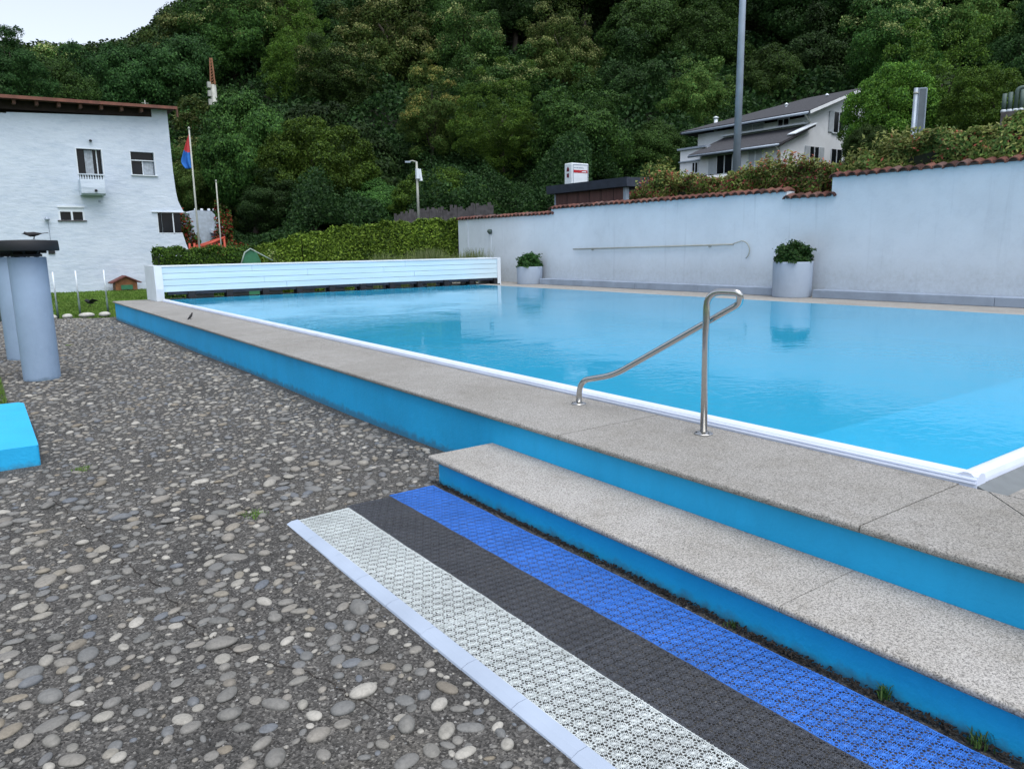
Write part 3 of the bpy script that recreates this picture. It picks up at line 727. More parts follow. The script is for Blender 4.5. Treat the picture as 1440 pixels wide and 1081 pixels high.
# ------------------------------------------------------------------ blue round pillars with black caps
def pillar(x, y, label, caplabel, r=.212, h=1.57):
    t = thing('round_pillar', label, 'pillar', (x, y, 0), 'pale blue round pillars')
    mb = MB(); mb.lathe([(r, -.05), (r, .01), (r, h-.01), (r-.006, h), (r-.05, h)], (x, y, 0), 48); mb.build('shaft', M['pillar'], t)
    mb = MB()
    for k in range(6):
        a = k*pi/3+.3; mb.bar((x+.12*cos(a), y+.12*sin(a), h-.005), (x+.16*cos(a), y+.16*sin(a), h+.08), .025)
    mb.lathe([(.17, h+.005), (.17, h+.035), (.12, h+.05)], (x, y, 0), 24); mb.box(x-.30, x+.22, y-.03, y+.03, h+.045, h+.075)
    mb.build('bracket', M['black'], t)
    mb = MB(); mb.lathe([(.30, h+.075), (.362, h+.075), (.368, h+.085), (.362, h+.195), (.355, h+.205), (.06, h+.215)], (x, y, 0), 48); mb.build('cap', M['black'], t)
    return t
pillar(.675, 11.38, 'pale blue round pillar with a flat black cap, nearest the bright blue block', '')
pillar(.60, 13.75, 'pale blue round pillar half hidden behind the other capped pillar', '')

# bright blue low block
mb = MB(); P = [(-2.2, 6.68), (.31, 6.60), (.33, 8.62), (.29, 8.70), (-2.2, 8.78)]
mb.prism(P, 'z', -.05, .172); bl = mb.build('low_block', M['blue_block'])
bv = bl.modifiers.new('b', 'BEVEL'); bv.width = .018; bv.segments = 3
tag(bl, 'low bright cyan blue painted block at the edge of the lawn', 'block')

# fence posts at the end of the paving
for k, (x, y, h, lb) in enumerate([(1.83, 22.3, 1.16, 'thin white fence post with dark foot just right of the round pillar'), (2.36, 22.55, 1.17, 'thin white fence post in the middle between pillar and pool corner'), (3.04, 22.75, 1.17, 'thin white fence post standing right at the corner of the pool'), (.60, 21.9, .98, 'white fence post left of the round pillars near the photo edge')]):
    t = thing('fence_post', lb, 'fence post', (x, y, 0), 'white fence posts at the lawn')
    mb = MB(); mb.tube([(x, y, .42), (x, y, h)], .019, 8); mb.build('post_shaft', M['white_paint'], t)
    mb = MB(); mb.tube([(x, y, -.05), (x, y, .425)], .026, 8); mb.build('post_foot', M['teal'], t)
# pale boulders edging the paving
def boulder(x, y, s, label, group, mat='stone_white'):
    v, f = ico(3); v = v.copy()
    for _ in range(7):
        d = rng.normal(0, 1, 3); d /= np.linalg.norm(d); v *= (1+.13*rng.normal()*np.clip(v@d, 0, 1)[:, None])
    v *= np.array(s); me = fast_mesh('edging_stone', v, f, [M[mat]], None, True); o = link('edging_stone', me, None, (x, y, s[2]*.55)); o.rotation_euler = (0, 0, random.uniform(-.2, .2)); tag(o, label, 'stone', group); return o
for x, w, lb in [(2.86, .15, 'pale edging stone touching the corner of the blue pool wall'), (2.42, .20, 'long pale edging stone in front of the two middle fence posts'), (2.02, .16, 'pale edging stone between two fence posts near the pillar'), (1.62, .13, 'small pale edging stone at the right side of the pillar'), (.98, .17, 'pale edging stone hidden behind the round pillars'), (.50, .2, 'pale edging stone left of the round pillars'), (.1, .2, 'pale edging stone at the left border of the paving')]:
    boulder(x, 22.02, (w, .13, .075), lb, 'pale stones edging the cobbles')

# ------------------------------------------------------------------ tall white garden wall
WX = 15.4
gw = thing('garden_wall', 'tall white rendered garden wall with stepped terracotta tile coping behind the pool', 'wall', (WX, 10, CZ))
prof = [(24.6, 2.66), (19.0, 2.63), (19.0, 2.79), (10.48, 2.77), (10.48, 2.60), (9.37, 2.60), (9.37, 2.98), (-4, 2.98)]
mb = MB()
segs = [(24.6, 19.0, 2.66, 2.63), (19.0, 10.48, 2.79, 2.77), (10.48, 9.37, 2.61, 2.60), (9.37, -4.0, 2.99, 2.99)]
for (ya, yb, za, zb) in segs:
    n = max(1, int((ya-yb)/.8))
    mb.prism([(yb, CZ-.5), (ya, CZ-.5), (ya, za), (yb, zb)], 'x', WX, WX+.30)
mb.build('rendered_wall', M['stucco'], gw)
mb = MB()
mb.box(WX-.03, WX-.001, 23.9, 24.05, CZ-.4, 2.62)
mb.build('end_pier', M['stucco'], gw)
for (ya, yb, za, zb) in segs:
    mb = MB(); y = ya + .05; pitch = .215
    while y > yb + (.03 if yb > 0 else 0):
        f = (ya-y)/(ya-yb); z = za+(zb-za)*f
        r = .098*random.uniform(.96, 1.04); tilt = random.gauss(0, .03); zz = z+random.gauss(0, .004)
        # barrel tile lying across the wall, its arc up, drooping to the pool side
        n = 8; xa, xb = WX-.085+random.gauss(0, .006), WX+.40
        vs = []
        for x, dz, k in ((xa, -.02, 1.05), (WX+.15, .045, 1.0), (xb, .0, 1.0)):
            for ring in (r, r-.02):
                for j in range(n+1):
                    a = pi*j/n; yy = y-.10+ring*k*cos(a); vs.append((x, yy, zz+dz-.01+ring*k*.85*sin(a)+tilt*(yy-y)))
        m_ = n+1; fs = []
        for s_ in range(2):
            o = s_*2*m_; o2_ = o+2*m_
            for j in range(n):
                fs.append((o+j, o+j+1, o2_+j+1, o2_+j)); fs.append((o+m_+j+1, o+m_+j, o2_+m_+j, o2_+m_+j+1))
            fs.append((o, o2_, o2_+m_, o+m_)); fs.append((o+n, o+m_+n, o2_+m_+n, o2_+n))
        for j in range(n): fs.append((j, m_+j, m_+j+1, j+1))
        mb.add(vs, fs, 0, False)
        y -= pitch
    # mortar bed
    mb.prism([(yb+.01, zb-.012), (ya-.01, za-.012), (ya-.01, za+.035), (yb+.01, zb+.035)], 'x', WX-.03, WX+.33, 1)
    mb.build('tile_coping', [M['terracotta'], simple('brown_mortar', (.12, .08, .065), .9, .3)], gw, recalc=False)

# stone benches at the wall foot
mb = MB(); 
for a, b in ((10.42, 12.6), (12.6, 14.8), (14.8, 17.0), (17.0, 19.02)): mb.box(14.93, WX-.002, a+.002, b-.002, CZ+.0, CZ+.185)
b1 = mb.build('stone_bench', M['bench']); tag(b1, 'low grey stone ledge along the white wall between the two planters', 'bench', 'low grey stone ledges')
mb = MB()
for a, b in ((-4, -1.4), (-1.4, 2.2), (2.2, 5.8), (5.8, 9.40)): mb.box(14.93, WX-.002, a+.002, b-.002, CZ+.0, CZ+.175)
b2 = mb.build('stone_bench', M['bench']); tag(b2, 'low grey stone ledge running right from the larger planter', 'bench', 'low grey stone ledges')
for b in (b1, b2):
    m_ = b.modifiers.new('b', 'BEVEL'); m_.width = .012; m_.segments = 2

def leafy_blob(c, r, n, size, mats, weights=None, lobes=12, up=.3, spiky=0, elong=1.7, low=-.3):
    """leaf clusters over an uneven mound"""
    P = []; N = []
    L = []
    for _ in range(lobes):
        d = rng.normal(0, 1, 3); d[2] = abs(d[2])*1.0+low; d /= np.linalg.norm(d); L.append((d*rng.uniform(.5, .8), rng.uniform(.28, .45)))
    per = n//lobes
    for d, rr in L:
        q = rng.normal(0, 1, (per, 3)) + d*1.0; q /= np.linalg.norm(q, axis=1, keepdims=True); P.append(d+q*rr*rng.uniform(.55, 1.05, (per, 1))); N.append(q+[0, 0, up])
    P = np.concatenate(P)*np.array(r)+np.array(c); N = np.concatenate(N)
    V, Q = leaf_quads(P, N, size, elong); mi = rng.choice(len(mats), len(P), p=weights) if len(mats) > 1 else np.zeros(len(P), int)
    return V, Q, mi
def planter(x, y, r, h, label, sh, n, plabel=None):
    t = thing('planter', label, 'planter', (x, y, CZ), 'round concrete planters by the white wall')
    mb = MB(); mb.lathe([(r*.965, CZ+.0), (r*.975, CZ+.02), (r, CZ+h-.02), (r-.004, CZ+h), (r-.045, CZ+h), (r-.05, CZ+h-.08), (.01, CZ+h-.08)], (x, y, 0), 48)
    mb.build('pot', M['planter'], t)
    mb = MB(); mb.lathe([(r-.052, CZ+h-.10), (r-.052, CZ+h-.05), (.01, CZ+h-.03)], (x, y, 0), 24); mb.build('soil', M['soil'], t)
    # shrub: own thing, grows in the pot
    s = thing('potted_shrub', sh, 'shrub', (x, y, CZ+h), 'leafy shrubs in the planters')
    mb = MB(); tips = []
    for k in range(34):
        a = random.uniform(0, 2*pi); rr = r*random.uniform(.2, 1.0); ht = (.52-.26*(rr/r)**2)*random.uniform(.75, 1.1)*.85
        e = Vector((x+rr*cos(a), y+rr*sin(a), CZ+h+ht)); b = Vector((x+.35*rr*cos(a), y+.35*rr*sin(a), CZ+h-.06)); mb.tube([b, (b+e)/2+Vector((0, 0, .04)), e], [.008, .006, .003], 5, cap=False); tips.append(e)
    mb.build('stems', M['bark'], s)
    P = []; N = []
    for e in tips:
        k = n//34; f = rng.uniform(0, 1, (k, 1))**.8; base_ = np.array([x, y, CZ+h-.02]); q = rng.normal(0, 1, (k, 3)); q[:, 2] = np.abs(q[:, 2])*.6; 
        P.append(base_+(np.array(e)-base_)*(.35+.65*f)+q*.05); N.append(q+[0, 0, .5])
    q = rng.normal(0, 1, (n, 3)); q[:, 2] = np.abs(q[:, 2]); q /= np.linalg.norm(q, axis=1, keepdims=True)
    lump = 1+.10*np.sin(q[:, 0]*7+1)+.10*np.sin(q[:, 1]*8)+.07*np.sin(q[:, 2]*11+q[:, 0]*5)
    P.append(np.array([x, y, CZ+h-.03])+q*np.array([r*.97, r*.97, .40*r/.445])*(lump*rng.uniform(.72, 1.0, n))[:, None]); N.append(q+[0, 0, .4])
    P = np.concatenate(P); N = np.concatenate(N); P[:, 0] = np.minimum(P[:, 0], WX-.02)
    V, Q = leaf_quads(P, N, .042, 1.5); link('foliage', fast_mesh('foliage', V, Q, [M['pot_leaf']]), s)
planter(14.93, 9.91, .425, .775, 'large round pale concrete planter in the gap between the stone ledges', 'dense dark green shrub growing in the larger planter near the middle of the wall', 3400)
planter(14.93, 19.55, .42, .56, 'smaller looking pale concrete planter beside the white cover box', 'small dark green shrub in the far planter beside the cover box', 2600)

# rescue hook on the wall
rh = thing('rescue_pole', 'long steel rescue pole with curved hook hung on the white wall', 'rescue hook', (WX-.06, 14.8, 1.5))
xh = WX-.055
mb = MB(); mb.tube([(xh, 17.86, 1.515), (xh, 11.86, 1.59)], .021, 10); mb.build('pole', M['alu'], rh)
mb = MB(); P = [(xh, 11.86, 1.59)]
for i in range(17):
    a = RAD(150) - RAD(255)*i/16; P.append((xh, 11.62-.20*cos(a)*-1*-1, 1.49+.19*sin(a)))
P = [(xh, 11.90, 1.59), (xh, 11.80, 1.625)] + [(xh, 11.60+.22*cos(RAD(140-230*i/14)), 1.44+.22*sin(RAD(140-230*i/14))) for i in range(15)]
P = [(xh, 11.90, 1.59), (xh, 11.83, 1.615)] + [(xh, 11.62+.24*cos(RAD(40+225*i/14)), 1.44+.23*sin(RAD(40+225*i/14))) for i in range(3, 13)]
mb.tube(P, .014, 8); mb.build('hook', M['alu'], rh)
for y in (17.0, 12.6):
    mb = MB(); z = 1.515+(17.86-y)/6*.075; mb.box(xh-.01, WX-.001, y-.02, y+.02, z-.05, z-.018); mb.build('bracket', M['alu'], rh)
# light on the wall
wl = thing('wall_lamp', 'small round dark lamp with a white conduit on the left end of the white wall', 'wall lamp', (WX-.05, 22.5, 2.15))
mb = MB(); mb.tube([(WX-.002, 22.42, 2.16), (WX-.09, 22.42, 2.16), (WX-.11, 22.42, 2.14)], [.085, .085, .06], 16); mb.build('lamp_body', M['teal'], wl)
mb = MB(); mb.box(WX-.025, WX-.002, 22.40, 22.45, .9, 2.08); mb.build('conduit', M['white_paint'], wl)

# ------------------------------------------------------------------ hedges
def hedge(name, path, width, label, mats, weights, n, size, group=None, rough=.10, base_fn=None, cat='hedge', elong=1.6, spray=0):
    """path: list of (x,y,ztop,zbot)"""
    P = []; N = []
    path = np.array(path, float); seg = path[1:]-path[:-1]; L = np.linalg.norm(seg[:, :2], axis=1); cum = np.concatenate([[0], np.cumsum(L)])
    def at(s):
        i = np.clip(np.searchsorted(cum, s, side='right')-1, 0, len(L)-1); f = ((s-cum[i])/L[i])[:, None]; p = path[i]+seg[i]*f; d = seg[i, :2]/L[i][:, None]; return p, np.stack([-d[:, 1], d[:, 0]], 1), d
    s = rng.uniform(0, cum[-1], n); p, nr, dd = at(s); face = rng.choice(4, n, p=[.38, .38, .2, .04])
    h = p[:, 2]-p[:, 3]; t = rng.uniform(0, 1, n); w = width/2
    lump = 1+rough*(np.sin(s*2.3)+np.sin(s*5.1+2)+np.sin(t*7+s*3))*.8
    topl = rough*(np.sin(s*3.7)+np.sin(s*9.3+1))*.35*np.minimum(h, 1.5)
    x = np.where(face == 0, w*lump, np.where(face == 1, -w*lump, rng.uniform(-w, w, n)))
    z = np.where(face < 2, p[:, 3]+h*t**.9+topl*t, p[:, 2]+topl)+rng.normal(0, .02, n)
    x = x*np.where(face < 2, 1-.18*np.clip((t-.8)/.2, 0, 1)**2, 1)
    endp = face == 3; endside = rng.integers(0, 2, n)
    pos = p[:, :2]+nr*x[:, None]; 
    pe, ne, de = at(np.where(endside == 0, 0.0, cum[-1]-1e-6)); pos[endp] = pe[endp, :2]+ne[endp]*rng.uniform(-w, w, n)[endp][:, None]; z[endp] = pe[endp, 3]+(pe[endp, 2]-pe[endp, 3])*t[endp]
    nrm = np.zeros((n, 3)); nrm[:, :2] = nr*np.sign(x)[:, None]; nrm[face == 2] = [0, 0, 1]; nrm[:, 2] += .35
    P = np.concatenate([pos, z[:, None]], 1)+nrm*rng.normal(0, .03, (n, 1))
    V, Q = leaf_quads(P, nrm, size, elong); mi = rng.choice(len(mats), n, p=weights)
    t_ = thing(name, label, cat, (path[0][0], path[0][1], path[0][3]), group)
    link('foliage', fast_mesh('foliage', V, Q, mats, mi), t_).matrix_parent_inverse = Matrix.Translation(-Vector(t_.location))
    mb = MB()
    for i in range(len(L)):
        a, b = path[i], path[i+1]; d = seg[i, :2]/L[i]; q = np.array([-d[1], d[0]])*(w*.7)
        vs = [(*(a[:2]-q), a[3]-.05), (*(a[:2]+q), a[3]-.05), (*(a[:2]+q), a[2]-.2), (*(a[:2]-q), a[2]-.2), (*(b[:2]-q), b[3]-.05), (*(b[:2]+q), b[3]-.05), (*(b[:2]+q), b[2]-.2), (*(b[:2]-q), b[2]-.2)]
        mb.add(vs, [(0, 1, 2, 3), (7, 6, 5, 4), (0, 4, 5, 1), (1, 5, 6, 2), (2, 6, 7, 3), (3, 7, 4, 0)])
    o = mb.build('shade_core', M['shade_fill'], t_)  # solid box keeps the hedge opaque; inner shade is put into its dark colour
    if spray:
        VV = []; MI = []
        ss = rng.uniform(0, cum[-1], spray); pp, nn, _ = at(ss); nl = 13; Ps = []; Ns = []; Mi = []
        for i in range(spray):
            b = np.array([*(pp[i, :2]+nn[i]*rng.uniform(-w, w)*.9), pp[i, 2]-.1]); hgt = rng.uniform(.12, .42)*(1+.6*sin(ss[i]*1.7)); lean = rng.normal(0, .18, 3); lean[2] = 1; red = rng.random() < weights[-1]*2.2*(0.35+.65*(sin(ss[i]*2.9)+1)/2)
            for k in range(nl):
                f = k/nl; a = k*2.4; Ps.append(b+lean*hgt*f+np.array([cos(a), sin(a), .5])*.045*(1.1-f*.5)); Ns.append([cos(a)*.5, sin(a)*.5, 1-.5*f]); Mi.append(len(mats)-1 if red and f > .35 else 0)
        V, Q = leaf_quads(np.array(Ps), np.array(Ns), size*1.05, 2.3, .35)
        link('young_shoots', fast_mesh('young_shoots', V, Q, mats, np.array(Mi)), t_).matrix_parent_inverse = Matrix.Translation(-Vector(t_.location))
    return t_
HL = [M['hedge_leaf'], M['leaf_bright'], M['leaf_mid']]
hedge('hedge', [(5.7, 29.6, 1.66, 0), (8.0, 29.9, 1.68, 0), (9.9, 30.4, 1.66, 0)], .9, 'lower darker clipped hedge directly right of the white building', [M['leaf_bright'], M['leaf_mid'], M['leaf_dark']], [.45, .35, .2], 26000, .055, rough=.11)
h2 = []
for px, py, yy in ((350, 359, 30.2), (380, 345, 29.6), (430, 332, 28.6), (480, 322.5, 27.8), (560, 315, 26.6), (643, 310.5, 25.3)):
    p = on_y(px, py, yy); h2.append((p[0], p[1], p[2], 0))
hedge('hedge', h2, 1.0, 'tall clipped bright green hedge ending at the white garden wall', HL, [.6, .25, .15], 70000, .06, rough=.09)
# pampas-like grass at the hedge foot
n = 9000; cxs = rng.uniform(11.3, 15.1, n); cys = rng.normal(22.9, .45, n); ang = rng.uniform(0, 2*pi, n); H = rng.uniform(1.0, 1.75, n)*(.88+.12*np.sin(cxs*3)); ln = rng.uniform(.1, .42, n)
b = np.stack([cxs, cys, 0*cxs], 1); d = np.stack([np.cos(ang), np.sin(ang), 0*ang], 1); w = np.stack([-np.sin(ang), np.cos(ang), 0*ang], 1)*.008
p1 = b+d*ln[:, None]*.35+np.array([0, 0, 1])*(H*.65)[:, None]; p2 = b+d*ln[:, None]+np.array([0, 0, 1])*(H*.96)[:, None]
V = np.stack([b-w, b+w, p1+w, p1-w], 1).reshape(-1, 3); V2 = np.stack([p1-w, p1+w, p2+w*.2, p2-w*.2], 1).reshape(-1, 3); V = np.concatenate([V, V2])
M['straw'] = leaf_mat('straw_grass', [(.06, .10, .03), (.11, .15, .06), (.20, .22, .11)])
tag(link('ornamental_grass', fast_mesh('ornamental_grass', V, np.arange(len(V)).reshape(-1, 4), [M['straw']])), 'tall feathery pale grass in front of the bright hedge by the wall', 'ornamental grass', kind='stuff')

# shrubs above the garden wall
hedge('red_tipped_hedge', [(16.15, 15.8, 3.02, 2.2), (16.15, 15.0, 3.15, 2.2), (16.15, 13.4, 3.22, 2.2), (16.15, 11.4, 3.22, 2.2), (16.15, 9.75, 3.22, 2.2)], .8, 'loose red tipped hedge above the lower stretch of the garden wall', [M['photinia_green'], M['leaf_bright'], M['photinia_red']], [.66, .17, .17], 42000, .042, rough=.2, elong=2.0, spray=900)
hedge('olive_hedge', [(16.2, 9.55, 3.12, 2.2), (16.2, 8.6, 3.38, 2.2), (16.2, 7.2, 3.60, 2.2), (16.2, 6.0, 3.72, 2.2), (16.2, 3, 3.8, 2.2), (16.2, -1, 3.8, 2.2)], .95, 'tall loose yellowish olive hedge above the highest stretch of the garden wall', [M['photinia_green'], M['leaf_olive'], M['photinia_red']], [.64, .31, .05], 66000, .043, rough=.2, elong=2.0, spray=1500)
# single sparse bush at the left end of the red-tipped hedge
def bush(x, y, z, r, h, label, mats, weights, n, size, group=None, name='bush', cat='bush', lobes=14, elong=1.7):
    t = local_thing(name, label, cat, (x, y, z), group)
    V, Q, mi = leafy_blob((0, 0, h*.42), (r, r, h*.62), n, size, mats, weights, lobes=lobes, elong=elong, low=-.1)
    link('foliage', fast_mesh('foliage', V, Q, mats, mi), t)
    mb = MB()
    for k in range(9):
        a = random.uniform(0, 2*pi); e = (cos(a)*r*.6, sin(a)*r*.6, h*random.uniform(.5, .9)); mb.tube([(0, 0, 0), (e[0]*.4, e[1]*.4, e[2]*.5), e], [.03*r+.008, .02*r+.005, .004], 5, cap=False)
    mb.build('stems', M['bark'], t); return t
bush(16.25, 15.2, 2.25, .75, 1.65, 'loose yellow green bush standing up beside the dark roofed kiosk', [M['leaf_olive'], M['photinia_green'], M['bloom_gold']], [.5, .35, .15], 2600, .055)
p = on_x(1000, 268, 16.1)

# ------------------------------------------------------------------ kiosk with sign, mast, back of sign, pipes
KX = 18.6
ya = on_x(880, 262, KX)[1]; yb = on_x(781, 268, KX)[1]
kz = on_x(880, 263, KX)[2]; zr = kz+.30
k_ = thing('kiosk', 'flat roofed brown panelled kiosk with a dark blue roof edge above the garden wall', 'kiosk', (KX, (ya+yb)/2, 2.3))
mb = MB(); mb.box(KX, KX+.06, ya+.10, yb-.04, 2.2, kz); mb.box(KX+.06, KX+3.4, yb-.10, yb-.04, 2.2, kz); mb.build('panel_wall', M['brown_panel'], k_)
mb = MB()
for y in np.arange(ya+.6, yb-.2, .62): mb.box(KX-.012, KX+.0, y, y+.012, 2.25, kz-.002)
mb.build('panel_joint', M['black'], k_)
for bx4 in ((KX-.02, KX+.14, ya-.02, ya+.10), (KX-.02, KX+.08, yb-.04, yb+.04), (KX+3.3, KX+3.42, ya-.02, ya+.1)):
    mb = MB(); mb.box(*bx4, 2.2, kz); mb.build('corner_post', M['galv'], k_)
mb = MB(); mb.box(KX+.15, KX+3.29, ya+.03, ya+.07, 2.2, kz); mb.build('side_wall', M['kiosk_roof'], k_)
mb = MB(); mb.prism([(KX-.22, kz+.002), (KX-.26, zr), (KX+3.7, zr+.03), (KX+3.7, kz+.002)], 'y', ya-.28, yb+.25); mb.build('roof', M['kiosk_roof'], k_)
# lightbox sign
sg = at_r(793, 228, 30); s0 = on_x(804, 229, 20.6); s1 = on_x(828, 231, 20.6)
sx_, sy0, sy1 = 20.6, s1[1], s0[1]; zt = s0[2]; zb = on_x(804, 256, 20.6)[2]
t = thing('advertising_sign', 'white light box sign with a red stripe standing behind the kiosk roof', 'sign', (sx_+.3, (sy0+sy1)/2, 2.5))
# seen face looks towards -Y (front) ; narrow face towards -X
fx0 = on_y(803.5, 240, sy0)[0]
def sign_box():
    Ys = 21.2; a = on_y(794, 229, Ys+.0); 
    return Ys
Ys = 26.0
xa = on_y(804, 240, Ys)[0]; xb = on_y(828, 240, Ys)[0]; zt = on_y(815, 229.5, Ys)[2]; yd = on_x(793.5, 240, xa)[1]
mb = MB(); mb.box(xa, xb, Ys, yd, zt-1.5, zt); b_ = mb.build('light_box', M['white_paint'], t); m_ = b_.modifiers.new('b', 'BEVEL'); m_.width = .05; m_.segments = 3
mb = MB(); W_ = xb-xa; z2 = zt-.40
def frame(x0, x1, z0, z1, w, y0, y1):
    mb.box(x0, x0+w, y0, y1, z0, z1); mb.box(x1-w, x1, y0, y1, z0, z1); mb.box(x0+w, x1-w, y0, y1, z1-w, z1)
frame(xa+.07, xb-.06, zt-1.3, zt-.055, .022, Ys-.012, Ys-.001); mb.build('sign_frame', M['galv'], t)
mb = MB(); mb.box(xa+.10, xb-.09, Ys-.008, Ys-.001, zt-.42, zt-.30); mb.build('red_stripe', M['red'], t)
mb = MB(); mb.prism([(xa+W_*.55, zt-.39), (xa+W_*.62, zt-.355), (xa+W_*.8, zt-.34), (xa+W_*.86, zt-.39)], 'y', Ys-.011, Ys-.0085); mb.build('stripe_emblem', M['white_paint'], t)
mb = MB(); x = xa+.12
for k in range(9):
    w_ = W_*random.uniform(.035, .055); h_ = random.uniform(.03, .05); mb.box(x, x+w_, Ys-.006, Ys-.001, zt-.225, zt-.225+h_); x += w_+W_*.02
    if x > xb-.14: break
mb.build('small_lettering', M['galv'], t)
mb = MB(); ym = (Ys+yd)/2; mb.prism([(ym-.09, zt-.36), (ym-.08, zt-.25), (ym-.02, zt-.16), (ym+.02, zt-.16), (ym+.08, zt-.25), (ym+.09, zt-.36)], 'x', xa-.008, xa-.001); mb.prism([(ym-.07, zt-.62), (ym-.08, zt-.45), (ym+.08, zt-.45), (ym+.07, zt-.62)], 'x', xa-.008, xa-.001); mb.build('side_emblem', simple('dark_red_emblem', (.12, .012, .03), .5), t)
mb = MB(); mb.tube([((xa+xb)/2, ym, 2.2), ((xa+xb)/2, ym, zt-1.4)], .09, 12); mb.build('post', M['galv'], t)

# tall mast
mx, my = 19.0, 14.68
t = thing('floodlight_mast', 'very tall slim grey mast rising above the hedge and out of view', 'mast', (mx, my, 2.3))
mb = MB(); mb.tube([(mx, my, 2.25), (mx, my, 8), (mx, my, 15)], [.118, .095, .07], 16); mb.build('mast_pole', M['galv'], t)
mb = MB(); mb.bar((mx-.9, my, 15.0), (mx+.9, my, 15.0), .08); mb.build('crossbar', M['galv'], t)
for s in (-1, 1):
    mb = MB(); mb.box(mx+s*.7-.25, mx+s*.7+.25, my-.35, my+.05, 14.9, 15.25); mb.build('floodlight', M['galv'], t)

# back of a traffic sign
p0 = at_r(1290, 125, 26); p1 = at_r(1283, 196, 26)
t = thing('road_sign', 'back of a narrow grey traffic sign on a post above the olive hedge', 'road sign', (p1[0], p1[1], 2.3))
mb = MB(); px_, py_ = p1[0], p1[1]; mb.tube([(px_, py_, 2.25), (px_, py_, p0[2]+.02)], .06, 14); mb.build('post', M['galv'], t)
d = Vector((.28, -.42, 0)).normalized(); n_ = Vector((-d.y, d.x, 0)); a = Vector((px_, py_, 0))+d*.075-n_*.02
mb = MB()
z0_, z1_ = p0[2]-1.22, p0[2]+.0
q = [a, a+d*.2]
for off_, m0 in ((0, 0),):
    v = [q[0]+n_*.0, q[1]+n_*.0, q[1]+n_*.035, q[0]+n_*.035]
    vs = [(p.x, p.y, z) for z in (z0_, z1_) for p in v]; mb.add(vs, [(0, 1, 2, 3), (7, 6, 5, 4), (0, 4, 5, 1), (1, 5, 6, 2), (2, 6, 7, 3), (3, 7, 4, 0)])
pl = mb.build('plate', simple('dark_grey_plate', (.11, .14, .17), .5, .1), t)
mb = MB(); 
for z in (z0_-.015, z1_+.0): mb.bar(q[0]+Vector((0, 0, z))+n_*.018-d*.1, q[1]+Vector((0, 0, z))+n_*.018, .05, .035)
for qq in q: mb.bar(qq+Vector((0, 0, z0_)), qq+Vector((0, 0, z1_)), .03)
mb.build('plate_frame', M['galv'], t)
for z in (z0_+.12, z1_-.12):
    mb = MB(); mb.lathe([(.070, z-.025), (.070, z+.025)], (px_, py_, 0), 16); mb.build('clamp', M['alu'], t)

# vent pipes at the right edge
bse = at_r(1424, 157, 24)
for k, (px, py, bend, lb) in enumerate([(1413.5, 132, 0, 'short straight grey vent pipe, first from the left in the row'), (1422, 130, 0, 'straight grey vent pipe, second from the left in the row'), (1431, 125, 1, 'grey vent pipe whose top bends over to the right'), (1438.5, 126, 0, 'grey vent pipe cut by the right photo edge')]):
    p = at_r(px, py, 24); zb_ = bse[2]
    t = thing('vent_pipe', lb, 'pipe', (p[0], p[1], zb_-.6), 'grey vent pipes beyond the hedge')
    mb = MB()
    if bend: 
        dd = Vector((.5, -.85, 0)).normalized()
        a = Vector((p[0], p[1], zb_)); top = Vector((p[0], p[1], p[2]+.02)); mb.tube(fillet([a, top+Vector((0, 0, .0)), top+dd*.45], .12, 8), .052, 12)
    else: mb.tube([(p[0], p[1], zb_), (p[0], p[1], p[2])], .052, 12)
    mb.build('tube', M['teal'], t)
    mb = MB(); mb.lathe([(.06, zb_-.02), (.065, zb_+.04), (.055, zb_+.06)], (p[0], p[1], 0), 14); mb.build('collar', M['white_paint'], t)
mb = MB(); a = at_r(1408, 160, 24); b_ = at_r(1475, 160, 24); mb.bar((a[0], a[1], bse[2]-.35), (b_[0], b_[1], bse[2]-.35), .7, .62); tag(mb.build('plinth', M['grey_wood']), 'dark plinth under the vent pipes behind the olive hedge', 'plinth')

# ------------------------------------------------------------------ paling fence and street lamp beyond the tall hedge
def ground(x, y): return float(terrain(x, y))
fa = at_r(556, 300, 38); fb = at_r(692, 296, 35)
t = thing('paling_fence', 'weathered grey wooden paling fence behind the tall hedge', 'fence', (fa[0], fa[1], ground(fa[0], fa[1])))
n = 42
mb = MB()
for i in range(n+1):
    f = i/n; x = fa[0]+(fb[0]-fa[0])*f; y = fa[1]+(fb[1]-fa[1])*f; d = Vector((fb[0]-fa[0], fb[1]-fa[1], 0)).normalized()
    top = CAM_Z + 1.70*math.hypot(x, y)/38 + .35*f + random.gauss(0, .06) + (.10 if random.random() < .3 else 0); zb_ = ground(x, y)-.1
    w_ = random.uniform(.09, .125); c0 = Vector((x, y, 0)); lean = random.gauss(0, .02)
    mb.add([c0-d*w_, c0+d*w_, c0+d*w_+Vector((.03, .03, 0)), c0-d*w_+Vector((.03, .03, 0))], []) if 0 else None
    mb.bar(c0+Vector((0, 0, zb_)), c0+d*lean+Vector((0, 0, top)), w_*1.35, .03, up=d.cross(Vector((0, 0, 1))))
mb.build('palings', M['grey_wood'], t)
mb = MB()
for h in (1.0, .3): mb.bar((fa[0]+.05, fa[1]+.05, CAM_Z+1.7-h), (fb[0]+.05, fb[1]+.05, CAM_Z+1.93-h), .05, .08)
mb.build('rail', M['grey_wood'], t)
lp = at_r(588, 290, 34); lt = at_r(586, 226, 34)
t = thing('street_lamp', 'slim street lamp with a short arm and two pale boxes on its pole', 'street lamp', (lp[0], lp[1], ground(lp[0], lp[1])))
mb = MB(); mb.tube([(lp[0], lp[1], ground(lp[0], lp[1])-.1), (lp[0], lp[1], lt[2]-.05)], [.065, .045], 10); mb.build('pole', M['alu'], t)
